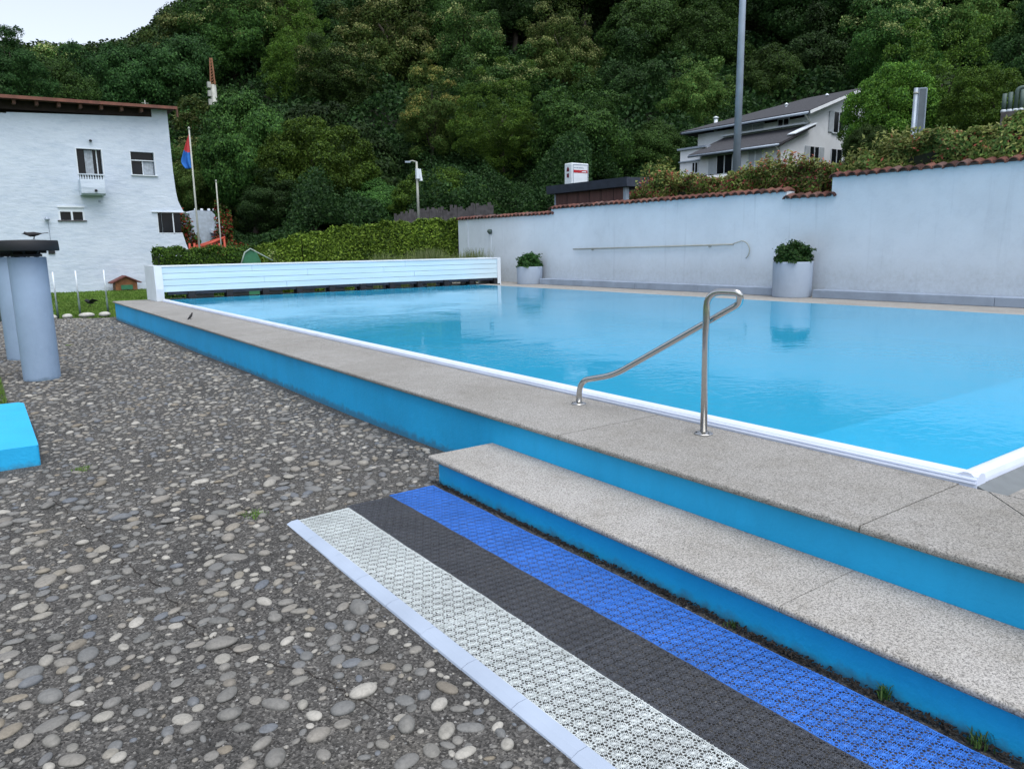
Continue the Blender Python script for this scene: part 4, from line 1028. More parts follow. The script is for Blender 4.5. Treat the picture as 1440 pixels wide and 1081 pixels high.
d = Vector(at_r(572, 226, 34)-at_r(586, 226, 34)); mb = MB(); a = Vector((lp[0], lp[1], lt[2]-.06)); mb.tube([a, a+d*.4+Vector((0, 0, .05)), a+d], .03, 8); mb.build('arm', M['alu'], t)
mb = MB(); mb.bar(a+d*.6+Vector((0, 0, .0)), a+d*1.15+Vector((0, 0, .0)), .16, .07); mb.build('lamp_head', M['galv'], t)
dn = d.normalized()
mb = MB(); c0 = a+Vector((0, 0, -.45)); mb.box(c0.x-.09, c0.x+.05, c0.y-.14, c0.y-.03, c0.z-.26, c0.z+.16); mb.build('junction_box', M['white_paint'], t)
mb = MB(); c0 = a-dn*.16+Vector((0, 0, -.55)); mb.bar(c0+Vector((0, 0, -.25)), c0+Vector((0, 0, .25))-dn*-.06, .14, .10); mb.build('speaker', M['white_paint'], t)

# flag
fx, fy = 7.8, 32.06
t = thing('flagpole', 'thin pole flying a limp red and blue flag beside the white building', 'flagpole', (fx, fy, 0))
mb = MB(); mb.tube([(fx, fy, -.05), (fx, fy, 6.32)], [.045, .028], 10); mb.build('pole', M['alu'], t)
mb = MB(); mb.lathe([(.01, 6.30), (.045, 6.34), (.045, 6.38), (.01, 6.42)], (fx, fy, 0), 10); mb.build('finial', M['alu'], t)
dl = Vector((-.86, .5, 0)).normalized()
vs = []; nu, nv = 14, 22; fs = []; mi = []
for j in range(nv+1):
    v = j/nv
    for i in range(nu+1):
        u = i/nu; wdt = (.04+.34*min(1, v*1.35)**.9)*(1 if v < .85 else 1-(v-.85)*2.2)
        fold = .06*sin(u*9+v*2.5)*(.3+v); z = 6.22-1.38*v-.12*u*(1-v)
        p = Vector((fx, fy, z))+dl*(wdt*u)+Vector((.5, .86, 0))*fold; vs.append(p)
for j in range(nv):
    for i in range(nu): fs.append((j*(nu+1)+i, j*(nu+1)+i+1, (j+1)*(nu+1)+i+1, (j+1)*(nu+1)+i)); mi.append(0 if (j+.5)/nv+.12*(i/nu-.5) < .52 else 1)
me = bpy.data.meshes.new('flag'); me.from_pydata(vs, [], fs); me.materials.append(M['flag_red']); me.materials.append(M['flag_blue']); me.polygons.foreach_set('material_index', mi); me.polygons.foreach_set('use_smooth', [True]*len(fs))
o = link('flag', me, t); s_ = o.modifiers.new('s', 'SOLIDIFY'); s_.thickness = .006
# second thin pole
p = on_y(311, 350, 34); t = thing('net_pole', 'bare thin grey pole right of the flagpole behind the low hedge', 'pole', (p[0], p[1], 0))
mb = MB(); mb.tube([(p[0], p[1], -.05), (p[0]+.02, p[1], 4.55)], .028, 8); mb.build('pole', M['alu'], t)
mb = MB(); mb.lathe([(.04, 4.54), (.04, 4.6), (.01, 4.62)], (p[0]+.02, p[1], 0), 8); mb.build('cap', M['alu'], t)

# ------------------------------------------------------------------ playground things behind the hedge
p = on_y(300, 345, 36)
t = thing('climbing_frame', 'orange red play frame behind the low hedge', 'play frame', (p[0], p[1], 0))
mb = MB(); x, y = p[0], p[1]
for dx in (-.9, -.1, .55):
    mb.tube([(x+dx, y, 0), (x+dx*.9, y, 2.0+.25*(dx > 0))], .05, 8); mb.tube([(x+dx, y+.9, 0), (x+dx*.9, y+.9, 2.0)], .05, 8)
mb.tube([(x-.85, y, 1.75), (x-.1, y, 1.98), (x+.55, y, 2.25)], .06, 8); mb.tube([(x-.85, y+.9, 1.75), (x+.55, y+.9, 2.2)], .05, 8); mb.build('tubes', M['orange'], t)
mb = MB(); mb.prism([(x-.85, 1.35), (x+.4, 1.35), (x+.4, 1.85), (x-.2, 2.0), (x-.85, 1.80)], 'y', y-.04, y-.0); mb.build('panel', M['orange'], t)
# green slide end
p = on_y(353, 351, 27.5)
t = thing('play_slide', 'rounded dark green plastic play hood poking up over the white box', 'play slide', (p[0], p[1], 0))
mb = MB(); x, y = p[0], p[1]
mb.prism([(x-.42, 0), (x-.40, 1.15), (x-.22, 1.55), (x-.05, p[2]+.02), (x+.1, 1.60), (x+.16, 1.38), (x+.2, 0)], 'y', y, y+.06)
mb.prism([(x+.05, 0), (x+.02, 1.42), (x+.16, p[2]-.0), (x+.33, 1.60), (x+.46, 1.3), (x+.8, 0)], 'y', y+.5, y+.56)
mb.build('side_panel', M['green_plastic'], t)
mb = MB(); mb.tube([(x-.42, y-.03, 1.1), (x-.24, y-.03, 1.56), (x-.03, y-.03, p[2]+.03), (x+.3, y-.03, 1.5), (x+.75, y-.03, 1.25)], .025, 8); mb.build('rim', simple('pale_slide_rim', (.3, .38, .36), .5), t)
bush(*[float(v) for v in on_y(383, 352, 27.9)[:2]], 0, .35, 1.72, 'small pale sprig bush right of the green play slide', [M['leaf_olive'], M['bloom']], [.6, .4], 700, .05)
# pale shed far behind with red shrubs
p = on_y(291, 308, 47)
t = thing('garden_shed', 'small pale wall with rounded top seen between the trees behind the flagpole', 'shed', (p[0], p[1], 1))
x, y, z = p; gz_ = ground(x, y)
mb = MB(); mb.prism([(x-.95, 0), (x-.95, z+.35), (x-.6, z+.5), (x+.3, z+.45), (x+.75, z-.05), (x+1.0, z-.6), (x+1.0, 0)], 'y', y, y+2.5); mb.build('shed_wall', M['bench'] if 0 else simple('pale_blue_render', (.42, .5, .58), .8), t)
mb = MB(); mb.prism([(x+.1, z-.62), (x+.75, z-.75), (x+1.1, z-1.0), (x+.1, z-.8)], 'y', y-.3, y-.002); mb.build('porch_roof', M['white_paint'], t)
for dx in (-.55, -.2, .2, .5):
    mb = MB(); mb.lathe([(.05, z+.44), (.09, z+.52), (.07, z+.60)], (x+dx, y+.2, 0), 10, mi=0); mb.build('white_pot', M['white_paint'], t)
red = [M['red_leaf'], M['leaf_mid']]
for (px, py, yy, r, h, lb) in ((263, 318, 42, .75, 3.3, 'dark red leaved bush between the white building and the flagpole'), (330, 345, 41, 1.0, 2.3, 'rusty red bush to the right of the bare thin pole'), (310, 300, 46, .7, 4.2, 'red flowering bush on top of the pale shed')):
    p = on_y(px, py, yy); bush(p[0], p[1], 0, r, h, lb, red, [.4, .6], 2200, .10)

# ------------------------------------------------------------------ wooden hutch on the lawn
hx0, hx1, hy = 5.28, 6.28, 37.0
t = thing('wooden_hutch', 'small wooden hutch with a red brown pitched roof on the lawn by the white building', 'hutch', (5.78, 37, 0))
mb = MB(); 
for k in range(5): mb.box(hx0+.06, hx1-.06, hy-.002*(k % 2), hy+.7, .0+k*.068, .062+k*.068)
mb.prism([(hx0+.06, .34), (hx1-.06, .34), ((hx0+hx1)/2, .56)], 'y', hy, hy+.7); mb.build('hutch_wall', M['hutch_wood'], t)
mb = MB(); xm = (hx0+hx1)/2
for s in (-1, 1):
    mb.prism([(xm, .58), (xm, .63), (xm+s*.62, .33), (xm+s*.60, .285)], 'y', hy-.10, hy+.8)
mb.build('hutch_roof', M['hutch_roof'], t)
mb = MB(); mb.box(xm-.22, xm+.25, hy-.02, hy-.003, .02, .22); mb.build('hutch_door', M['green_plastic'], t)

# ------------------------------------------------------------------ white building
BY = 38.0
B = thing('white_building', 'big whitewashed brick building with a brown eave and few small windows', 'building', (4, BY, 0))
def wall_open(mb, x0, x1, z0, z1, ops, y0, y1):
    xs_ = sorted(set([x0, x1]+[v for o in ops for v in o[:2]])); zs_ = sorted(set([z0, z1]+[v for o in ops for v in o[2:]]))
    for i in range(len(xs_)-1):
        for j in range(len(zs_)-1):
            cxm, czm = (xs_[i]+xs_[i+1])/2, (zs_[j]+zs_[j+1])/2
            if not any(o[0] < cxm < o[1] and o[2] < czm < o[3] for o in ops): yield xs_[i], xs_[i+1], zs_[j], zs_[j+1]
OPS = [(4.55, 5.50, 4.30, 6.06), (6.66, 7.62, 5.07, 6.06), (3.63, 4.57, 3.04, 3.57)]
# one front skin mesh without inner duplicate faces
V = []; F = []
mb = MB()
def front_skin(mb, x0, x1, z0, z1, ops, y, depth):
    for a, b, c, d in wall_open(mb, x0, x1, z0, z1, ops, y, y): mb.add([(a, y, c), (b, y, c), (b, y, d), (a, y, d)], [(0, 1, 2, 3)])
    for (a, b, c, d) in ops:
        mb.add([(a, y, c), (b, y, c), (b, y, d), (a, y, d), (a, y+depth, c), (b, y+depth, c), (b, y+depth, d), (a, y+depth, d)], [(0, 1, 5, 4), (1, 2, 6, 5), (2, 3, 7, 6), (3, 0, 4, 7)])
front_skin(mb, -4.0, 7.70, -.1, 7.30, OPS+[(7.5, 7.70, 2.45, 3.43)], BY, .28)
mb.add([(-4, BY, -.1), (-4, BY+10, -.1), (-4, BY+10, 7.3), (-4, BY, 7.3)], [(0, 3, 2, 1)]); mb.add([(-4, BY, 7.3), (7.7, BY, 7.3), (7.7, BY+.3, 7.3), (-4, BY+.3, 7.3)], [(0, 1, 2, 3)])
mb.build('front_wall', M['white_brick'], B, recalc=False)
# corner column with flared foot; gap for the corner window between z 2.46 and 3.42
mb = MB()
mb.prism([(7.70, 3.43), (8.70, 3.43), (8.62, 3.60), (8.48, 3.95), (8.42, 4.4), (8.38, 5.3), (8.36, 7.98), (7.70, 7.94)], 'y', BY, BY+10)
mb.prism([(7.70, -.1), (9.05, -.1), (8.93, .8), (8.80, 1.5), (8.66, 2.0), (8.56, 2.45), (7.70, 2.45)], 'y', BY, BY+10)
mb.prism([(-4, 7.302), (7.499, 7.302), (7.499, 7.61), (-4, 7.19)], 'y', BY+.002, BY+.3) if 0 else None
mb.prism([(2.2, 7.301), (7.699, 7.301), (7.699, 7.61), (2.2, 7.34)], 'y', BY+.0, BY+.3)
mb.build('corner_buttress', M['white_brick'], B)
# corner window
cw = MB(); cw.box(7.52, 8.52, BY+.06, BY+.09, 2.47, 3.41); w_ = cw.build('corner_window', M['glass'], B)
mb = MB()
for x in (7.50, 8.17): mb.box(x, x+.045, BY+.02, BY+.06, 2.46, 3.42)
mb.box(7.545, 8.55, BY+.02, BY+.06, 2.46, 2.50); mb.box(7.3, 8.72, BY-.06, BY-.002, 3.425, 3.46); mb.build('frame', M['white_paint'], w_)
# roof with rafters
mb = MB(); zl, zrr = 7.78, 7.97
mb.prism([(-4.5, zl-.10), (8.64, zrr), (8.64, zrr+.06), (-4.5, zl-.03)], 'y', BY-.55, BY+10.5); rf = mb.build('roof', M['roof_brown'], B)
mb = MB(); mb.prism([(-4.5, zl-.13), (8.68, zrr-.03), (8.68, zrr+.09), (-4.5, zl+.01)], 'y', BY-.60, BY-.552); mb.build('eave_edge', simple('copper_brown_gutter', (.16, .06, .04), .5, .3, 3), rf)
mb = MB(); mb.prism([(-4, 7.303), (7.69, 7.62), (7.69, zrr-.02), (-4, zl-.11)], 'y', BY+.05, BY+.12); mb.build('eave_recess', M['dark_wood'], B)
for k in range(15):
    mb = MB(); x = -3.9+k*.79; z = zl-.10+(x+4.5)/13.1*(zrr-zl+.1)-.005
    mb.box(x, x+.12, BY-.45, BY+.048, z-.20, z-.02); mb.build('rafter_end', M['roof_brown'], B)
mb = MB(); mb.tube([(7.55, BY+.4, 7.9), (7.55, BY+.4, 8.38)], .02, 6); mb.tube([(7.40, BY+.4, 8.25), (7.70, BY+.4, 8.25)], .012, 6); mb.build('aerial', M['alu'], B)
mb = MB(); mb.bar((8.66, BY-.58, 7.93), (8.66, BY-.58, 7.60), .07); mb.build('gutter_spout', M['roof_brown'], B)
# balcony door with curtain
mb = MB(); mb.box(4.55, 5.50, BY+.22, BY+.25, 4.30, 6.06); dr = mb.build('balcony_door', M['glass'], B)
mb = MB(); 
for i in range(9): 
    x = 4.85+i*.035; mb.box(x, x+.033, BY+.13+.012*(i % 2), BY+.17, 4.98, 6.02)
mb.build('curtain', M['curtain'], dr)
mb = MB(); mb.box(4.50, 4.549, BY-.02, BY+.2, 4.96, 6.10); mb.box(5.501, 5.55, BY-.02, BY+.2, 4.96, 6.10); mb.box(4.549, 5.501, BY-.02, BY+.2, 6.061, 6.10); mb.box(5.30, 5.34, BY+.15, BY+.2, 4.96, 6.06); mb.build('frame', M['white_paint'], dr)
# balcony
mb = MB(); yb0 = BY-.62
mb.prism([(yb0, 4.16), (yb0-.02, 4.4), (yb0, 4.75), (yb0+.06, 4.75), (yb0+.06, 4.22), (BY-.002, 4.22), (BY-.002, 4.10), (yb0+.15, 4.08)], 'x', 4.50, 5.42)
mb.box(4.50, 4.56, yb0+.07, BY-.003, 4.23, 4.75); mb.box(5.36, 5.42, yb0+.07, BY-.003, 4.23, 4.75)
for i in range(10):
    x = 4.50+i*.097; mb.prism([(x, 4.752), (x+.045, 4.752), (x+.062, 4.80), (x+.035, 4.87), (x+.05, 4.92), (x, 4.92), (x+.012, 4.85), (x-.012, 4.80)], 'y', yb0, yb0+.05)
mb.box(4.47, 5.45, yb0-.02, yb0+.08, 4.922, 4.965)
bl_ = mb.build('balcony', M['white_brick'], B)
mb = MB(); mb.lathe([(.01, 0), (.05, .01), (.06, .06), (.04, .1)], (5.05, yb0-.06, 4.22), 10); mb.build('balcony_lamp', M['black'], bl_)
# upper window
mb = MB(); mb.box(6.66, 7.62, BY+.2, BY+.23, 5.07, 6.06); w2 = mb.build('window', M['glass'], B)
mb = MB(); mb.box(6.62, 6.659, BY-.02, BY+.18, 5.07, 6.09); mb.box(7.621, 7.66, BY-.02, BY+.18, 5.07, 6.09); mb.box(6.66, 7.62, BY+.1, BY+.17, 5.68, 5.72); mb.box(7.12, 7.15, BY+.13, BY+.17, 5.07, 5.68); mb.build('frame', M['white_paint'], w2)
mb = MB(); mb.box(6.60, 7.70, BY-.08, BY+.1, 5.02, 5.065); mb.build('sill', M['white_paint'], w2)
mb = MB()
for i in range(12): x = 7.16+i*.036; mb.box(x, x+.034, BY+.175+.008*(i % 2), BY+.19, 5.1, 5.66)
mb.build('curtain', M['curtain'], w2)
# lower small window
mb = MB(); mb.box(3.63, 4.57, BY+.12, BY+.15, 3.04, 3.57); w3 = mb.build('window', M['glass'], B)
mb = MB(); mb.box(3.58, 4.62, BY-.03, BY+.02, 3.571, 3.65); mb.box(3.63, 4.57, BY+.03, BY+.11, 3.40, 3.568)
for x in (3.60, 4.07, 4.52): mb.box(x, x+.07, BY-.01, BY+.11, 3.04, 3.40)
mb.build('frame', M['white_paint'], w3)
mb = MB(); mb.box(3.55, 4.65, BY-.07, BY+.02, 2.995, 3.035); mb.build('sill', M['grey_wood'], w3)
mb = MB(); mb.lathe([(.02, 0), (.09, .02), (.10, .08), (.05, .15)], (3.15, BY-.12, 3.0), 14); mb.build('globe_lamp', M['galv'], B)
mb = MB(); mb.box(3.18, 3.205, BY-.012, BY-.001, 2.05, 3.0); mb.build('conduit', M['galv'], B)
mb = MB(); mb.tube([(5.13, BY-.001, 6.42), (5.13, BY-.14, 6.40)], .05, 10); mb.build('spot_lamp', M['black'], B)
mb = MB(); mb.box(5.18, 5.27, BY-.03, BY-.001, 3.82, 3.90); mb.build('vent', M['galv'], B)
mb = MB(); mb.box(3.06, 3.30, BY-.06, BY-.001, 1.62, 1.84); mb.build('meter_box', M['black'], B)
mb = MB(); mb.box(4.6, 4.66, BY-.02, BY-.001, 1.0, 1.6); mb.build('tap_pipe', M['galv'], B) if 0 else None

# ------------------------------------------------------------------ pale house on the slope
HY = 26.0; hz = 4.6
H = thing('hillside_house', 'pale grey two storey house with dark roofs and open shutters on the wooded slope', 'house', (42, 30, hz))
mb = MB()
mb.prism([(40, hz), (50, hz), (50, 8.45), (44.3, 10.36), (40, 8.93)], 'y', HY, HY+.3); mb.box(40, 50, HY+.301, 34.05, hz, 8.68); mb.build('upper_storey', M['house_wall'], H)
mb = MB(); mb.prism([(37.4, hz), (39.998, hz), (39.998, 7.92), (37.4, 6.88)], 'y', HY+.003, 31.6); mb.build('lower_storey', M['house_wall'], H)
mb = MB(); mb.box(38.0, 39.997, 31.61, 33.75, hz, 7.5); an_ = mb.build('annex', M['house_wall'], H)
mb = MB(); mb.box(37.85, 40, 31.605, 33.9, 7.502, 7.62); mb.box(37.9, 38.0, 31.605, 33.8, 6.75, 6.82); mb.build('annex_parapet', M['galv'], an_)
def roof_slab(mb, pts, y0, y1, th=.16): 
    P = pts + [(x, z+th) for x, z in reversed(pts)]
    mb.prism(P, 'y', y0, y1)
mb = MB(); RA = [(39.2, HY-.55, 8.72), (39.2, 34.9, 8.72), (44.3, HY-.55, 10.42), (44.3, 29.0, 10.42), (50.6, 34.9, 8.5), (50.6, HY-.55, 8.32)]
RB = [(a, b, c+.16) for a, b, c in RA]
mb.add(RA+RB, [(0, 1, 3, 2), (1, 4, 3), (2, 3, 4, 5), (8, 9, 7, 6), (9, 10, 7), (11, 10, 9, 8), (0, 2, 8, 6), (2, 5, 11, 8), (0, 6, 7, 1), (1, 7, 10, 4), (4, 10, 11, 5)]); rf = mb.build('main_roof', M['roof_slate'], H)
mb = MB(); mb.tube([(39.13, HY-.5, 8.74), (39.13, 34.65, 8.74)], .075, 8); mb.build('gutter', M['galv'], rf)
mb = MB(); mb.bar((39.2, HY-.57, 8.76), (44.3, HY-.57, 10.46), .03, .16); mb.build('barge_board', M['house_wall'], rf)
mb = MB(); roof_slab(mb, [(36.75, 6.86), (39.996, 8.08)], HY-.45, 32.0, .13); lr = mb.build('lean_to_roof', M['roof_slate'], H)
mb = MB(); mb.tube([(36.68, HY-.4, 6.88), (36.68, 31.95, 6.88)], .07, 8); mb.build('gutter', M['galv'], lr)
mb = MB(); mb.box(39.7, 39.99, HY+.1, 31.9, 8.26, 8.36); mb.bar((37.9, HY-.3, 7.52), (39.98, HY-.3, 8.24), .5, .05); mb.build('flashing', M['white_paint'], lr)
def chim(x, y, z, h, r): 
    mb = MB(); mb.lathe([(r, z), (r, z+h), (r*.6, z+h)], (x, y, 0), 12); mb.lathe([(r*1.5, z+h+.05), (r*1.4, z+h+.1), (.02, z+h+.18)], (x, y, 0), 12); mb.build('flue', M['white_paint'], rf)
p = on_x(1007, 160, 41.0); chim(41.0, p[1], 8.85, .8, .12)
p = on_x(1106, 145, 42.2); chim(42.2, p[1], 9.75, .16, .08)
p = on_x(1163, 133, 43.4); chim(43.4, p[1], 10.1, .16, .08)
def wnd_x(X, y0, y1, z0, z1, shut=1, mat='glass', curtain=False):   # windows on faces looking to -X
    mb = MB(); mb.box(X-.02, X-.004, y0, y1, z0, z1); w = mb.build('window', M[mat], H)
    mb = MB(); 
    for a in (y0-.05, (y0+y1)/2-.02, y1): mb.box(X-.05, X-.021, a, a+.05, z0, z1)
    mb.box(X-.05, X-.021, y0-.05, y1+.05, z1+.001, z1+.05); mb.box(X-.10, X-.003, y0-.12, y1+.12, z0-.06, z0-.002); mb.build('frame', M['white_paint'], w)
    if shut:
        for a, b in ((y0-.62, y0-.06), (y1+.06, y1+.62)):
            mb = MB(); mb.box(X-.06, X-.022, a, b, z0, z1); mb.build('shutter', M['louvre'], w)
def wnd_y(Y, x0, x1, z0, z1, shut=1):
    mb = MB(); mb.box(x0, x1, Y-.02, Y-.004, z0, z1); w = mb.build('window', M['glass'], H)
    mb = MB()
    for a in (x0-.05, (x0+x1)/2-.02, x1): mb.box(a, a+.05, Y-.05, Y-.021, z0, z1)
    mb.box(x0-.12, x1+.12, Y-.10, Y-.003, z0-.06, z0-.002); mb.build('frame', M['white_paint'], w)
    if shut:
        for a, b in ((x0-.5, x0-.06), (x1+.06, x1+.5)):
            mb = MB(); mb.box(a, b, Y-.06, Y-.022, z0, z1); mb.build('shutter', M['louvre'], w)
wnd_x(37.4, 29.2, 30.3, 5.75, 6.80, 1)
wnd_x(37.4, 27.15, 28.05, 5.95, 6.82, 0, 'louvre')
wnd_x(40, 27.3, 28.0, 8.38, 8.74, 0); wnd_x(40, 29.0, 30.6, 8.30, 8.72, 0, 'curtain')
wnd_y(HY, 42.45, 43.5, 7.98, 9.15, 1); wnd_y(HY, 40.2, 41.1, 6.05, 7.05, 1); wnd_y(HY, 42.4, 43.5, 6.0, 7.05, 0)
wnd_x(38.0, 32.3, 32.7, 6.05, 6.65, 0)
mb = MB(); mb.tube([(36.7, HY-.2, 6.85), (37.25, HY-.1, 6.5), (37.3, HY-.06, 6.4), (37.3, HY-.06, hz)], .05, 8); mb.build('downpipe', M['alu'], H)
mb = MB(); mb.tube([(39.15, HY-.3, 8.7), (39.85, HY-.15, 8.35), (39.9, HY-.08, 8.3), (39.9, HY-.08, 8.25)], .05, 8); mb.build('downpipe', M['alu'], H)
# low garden walls in front of the house
mb = MB(); a = at_r(965, 250, 40); b_ = at_r(1215, 230, 40)
mb.bar((a[0], a[1], a[2]-.8), (b_[0], b_[1], b_[2]-.8), .25, 1.6); tag(mb.build('low_wall', M['house_wall']), 'low white wall in front of the house seen over the red tipped hedge', 'wall')

# ------------------------------------------------------------------ lattice mast in the wood
p = at_r(302, 150, 62); pt = at_r(297, 82, 62)
t = thing('antenna_mast', 'slender orange and grey lattice mast sticking out of the dark wood', 'mast', (p[0], p[1], ground(p[0], p[1])))
zb_ = p[2]; zt_ = pt[2]; zmid = zb_+(zt_-zb_)*.45
mb = MB(); mb.tube([(p[0], p[1], ground(p[0], p[1])), (p[0], p[1], zmid)], [.27, .21], 10); mb.build('lower_mast', M['alu'], t)
mb = MB()
for k in range(4):
    a = k*pi/2+.4; mb.bar((p[0]+.21*cos(a), p[1]+.21*sin(a), zmid), (p[0]+.09*cos(a), p[1]+.09*sin(a), zt_), .07)
for k in range(9):
    z = zmid+(zt_-zmid)*k/9; z2_ = zmid+(zt_-zmid)*(k+1)/9; s1_ = 1-k/9*.55; s2_ = 1-(k+1)/9*.55
    for q in range(4):
        a = q*pi/2+.4; a2 = a+pi/2; mb.bar((p[0]+.21*s1_*cos(a), p[1]+.21*s1_*sin(a), z), (p[0]+.21*s2_*cos(a2), p[1]+.21*s2_*sin(a2), z2_), .045)
mb.build('lattice', simple('faded_orange_paint', (.22, .10, .05), .7, .3), t)
mb = MB()
for k in range(3): mb.box(p[0]-.42, p[0]-.2, p[1]-.2, p[1]+.05, zt_-2.1-k*.6, zt_-1.7-k*.6)
mb.build('antenna', M['alu'], t)

# ------------------------------------------------------------------ birds
def bird(x, y, z, rz, s, label, pitch=.5, perched=True, wings=False):
    t = local_thing('bird', label, 'bird', (x, y, z), None, rz)
    sp = [(-.10, .035), (-.05, .045), (0, .06), (.05, .075), (.085, .098), (.105, .115), (.125, .113)]
    rd = [.006, .020, .034, .034, .022, .024, .008]
    c_, s_ = cos(pitch-.5), sin(pitch-.5)
    P = [Vector((s*(u*c_-w*s_), 0, s*(u*s_+w*c_)+.02*s)) for u, w in sp]
    mb = MB(); mb.tube(P, [r*s for r in rd], 12); mb.build('body', M['bird'], t)
    mb = MB(); e = P[-1]; mb.tube([e-Vector((.006*s, 0, 0)), e+Vector((.028*s, 0, -.004*s))], [.008*s, .001*s], 6); mb.build('beak', M['black'], t)
    d = (P[0]-P[2]).normalized(); mb = MB(); mb.bar(P[0], P[0]+d*.085*s, .03*s, .008*s); mb.build('tail', M['bird'], t)
    for sg in (-1, 1):
        mb = MB()
        if wings: mb.add([P[3]+Vector((0, sg*.02*s, .01*s)), P[1]+Vector((0, sg*.02*s, .01*s)), P[1]+Vector((-.05*s, sg*.20*s, .06*s)), P[3]+Vector((-.03*s, sg*.15*s, .08*s))], [(0, 1, 2, 3)]); 
        else: mb.add([P[4]+Vector((0, sg*.028*s, -.01*s)), P[3]+Vector((0, sg*.036*s, -.02*s)), P[0]+Vector((-.03*s, sg*.01*s, 0)), P[2]+Vector((0, sg*.03*s, .022*s))], [(0, 1, 2, 3)])
        w = mb.build('wing', M['bird'], t, recalc=False); so_ = w.modifiers.new('s', 'SOLIDIFY'); so_.thickness = .006*s
        if perched:
            mb = MB(); b = P[2]+Vector((0, sg*.015*s, -.02*s)); mb.tube([b, (b.x+.01*s, b.y, 0)], .004*s, 5); mb.bar((b.x-.012*s, b.y, .003*s), (b.x+.035*s, b.y, .003*s), .008*s, .004*s); mb.build('leg', M['black'], t)
    return t
bird(3.20, 14.17, CZ+.002, RAD(20), .62, 'small black bird standing upright on the far granite coping', pitch=1.0)
bird(.79, 11.22, 1.785, RAD(160), .85, 'small black bird perched on the black cap of the front pillar', pitch=.15)
p = on_y(126, 427, 26.5)
bird(3.05, 26.3, .02, RAD(200), 1.3, 'dark bird with raised wings on the lawn between the fence posts', pitch=.5, wings=True)

# ------------------------------------------------------------------ trees
def crown_mesh(name, seed, n, size, prof, lobes, lob_r=(.16, .30), mats=None, bloom=0.0, bloom_top=.25, jitter=.5, irr=.12, drop=0):
    r_ = np.random.default_rng(seed); P = []; N = []; MI = []
    dirs = []
    for i in range(lobes):   # evenly spread directions with jitter
        z = 1-2*(i+.5)/lobes; a = i*2.39996+r_.normal(0, .25); z = np.clip(z+r_.normal(0, .08), -1, 1); q = math.sqrt(max(0, 1-z*z)); dirs.append((q*cos(a), q*sin(a), z))
    dirs = np.array(dirs)
    low = r_.normal(0, 1, (4, 3)); 
    def R(d): 
        k = prof(d[:, 2]); 
        for v in low: k = k*(1+irr*.5*np.sin(d@v*2.2+v[0]*3))
        return k
    Rl = R(dirs)*r_.uniform(1-irr*1.3, 1+irr*.7, lobes)
    per = n//lobes
    for i in range(lobes):
        if r_.random() < drop: continue
        rr = r_.uniform(*lob_r); m_ = int(per*(rr/np.mean(lob_r))**2); m_ = max(m_, 10)
        q = r_.normal(0, 1, (m_, 3)) + dirs[i]*.9 + np.array([0, 0, .35]); q /= np.linalg.norm(q, axis=1, keepdims=True)
        c = dirs[i]*(Rl[i]-rr*.75); rad = rr*r_.uniform(.62, 1.05, (m_, 1))*np.array([1, 1, .8])
        # sub-clumps on the lobe
        sub = 1+.16*np.sin(q@(r_.normal(0, 1, 3)*5)+1)+.12*np.sin(q@(r_.normal(0, 1, 3)*9))
        P.append(c+q*rad*sub[:, None]); N.append(q+dirs[i]*.3)
        mi = np.zeros(m_, int) + (r_.random(m_) < .35)*1
        if bloom > 0:
            hot = (dirs[i][2] > -.35) & (r_.random() < bloom)
            if hot: mi = np.where((r_.random(m_) < bloom_top*np.clip(.4+q[:, 2], .1, 1.3)), 2, mi)
        MI.append(mi)
    # inner foliage
    m_ = n//6; d = r_.normal(0, 1, (m_, 3)); d /= np.linalg.norm(d, axis=1, keepdims=True); P.append(d*(R(d)*r_.uniform(.35, .8, m_))[:, None]); N.append(d); MI.append(np.zeros(m_, int))
    P = np.concatenate(P); N = np.concatenate(N); MI = np.concatenate(MI)
    global rng
    keep = rng; rng = r_; V, Q = leaf_quads(P, N, size, 1.35, jitter); rng = keep
    return fast_mesh(name, V, Q, mats, MI)
round_ = lambda z: 1.0*np.ones_like(z)*np.where(z < 0, 1-.12*z*z, 1)
tall_ = lambda z: np.sqrt(1/((1-z*z)/1.0+(z*z)/2.1))
flat_ = lambda z: np.sqrt(1/((1-z*z)/1.0+(z*z)/.55))
cone_ = lambda z: np.sqrt(1/((1-z*z)/1.0+(z*z)/2.6))*np.where(z > 0, 1-.38*z*(1-z)*2, 1)
K = {}
def kind(key, *a, **kw): K[key] = crown_mesh('crown_'+key, *a, **kw)
kind('round_mid', 1, 59799, 0.0301, round_, 110, (.16, .27), [M['leaf_mid'], M['leaf_dark'], M['bloom']], irr=0.07)
kind('round_bright', 2, 69000, 0.0275, round_, 150, (.13, .22), [M['leaf_bright'], M['leaf_mid'], M['bloom']], jitter=.8, irr=0.07)
kind('tall_mid', 3, 50599, 0.0320, tall_, 90, (.18, .32), [M['leaf_mid'], M['leaf_dark'], M['bloom']], irr=.18)
kind('tall_dark', 4, 46000, 0.0333, tall_, 80, (.18, .34), [M['leaf_dark'], M['leaf_deep'], M['bloom']], irr=.2, drop=.1)
kind('flat_dark', 5, 46000, 0.0320, flat_, 90, (.16, .3), [M['leaf_dark'], M['leaf_deep'], M['bloom']], irr=.2, drop=.08)
kind('bloom_big', 6, 59799, 0.0294, tall_, 120, (.15, .26), [M['leaf_olive'], M['leaf_mid'], M['bloom']], bloom=.6, bloom_top=.5, irr=.18)
kind('bloom_tips', 7, 50599, 0.0307, round_, 95, (.15, .28), [M['leaf_mid'], M['leaf_dark'], M['bloom']], bloom=.35, bloom_top=.45, irr=.2)
kind('cone_gold', 8, 46000, 0.0307, cone_, 95, (.14, .26), [M['leaf_olive'], M['leaf_mid'], M['bloom_gold']], bloom=.6, bloom_top=.55, irr=.14)
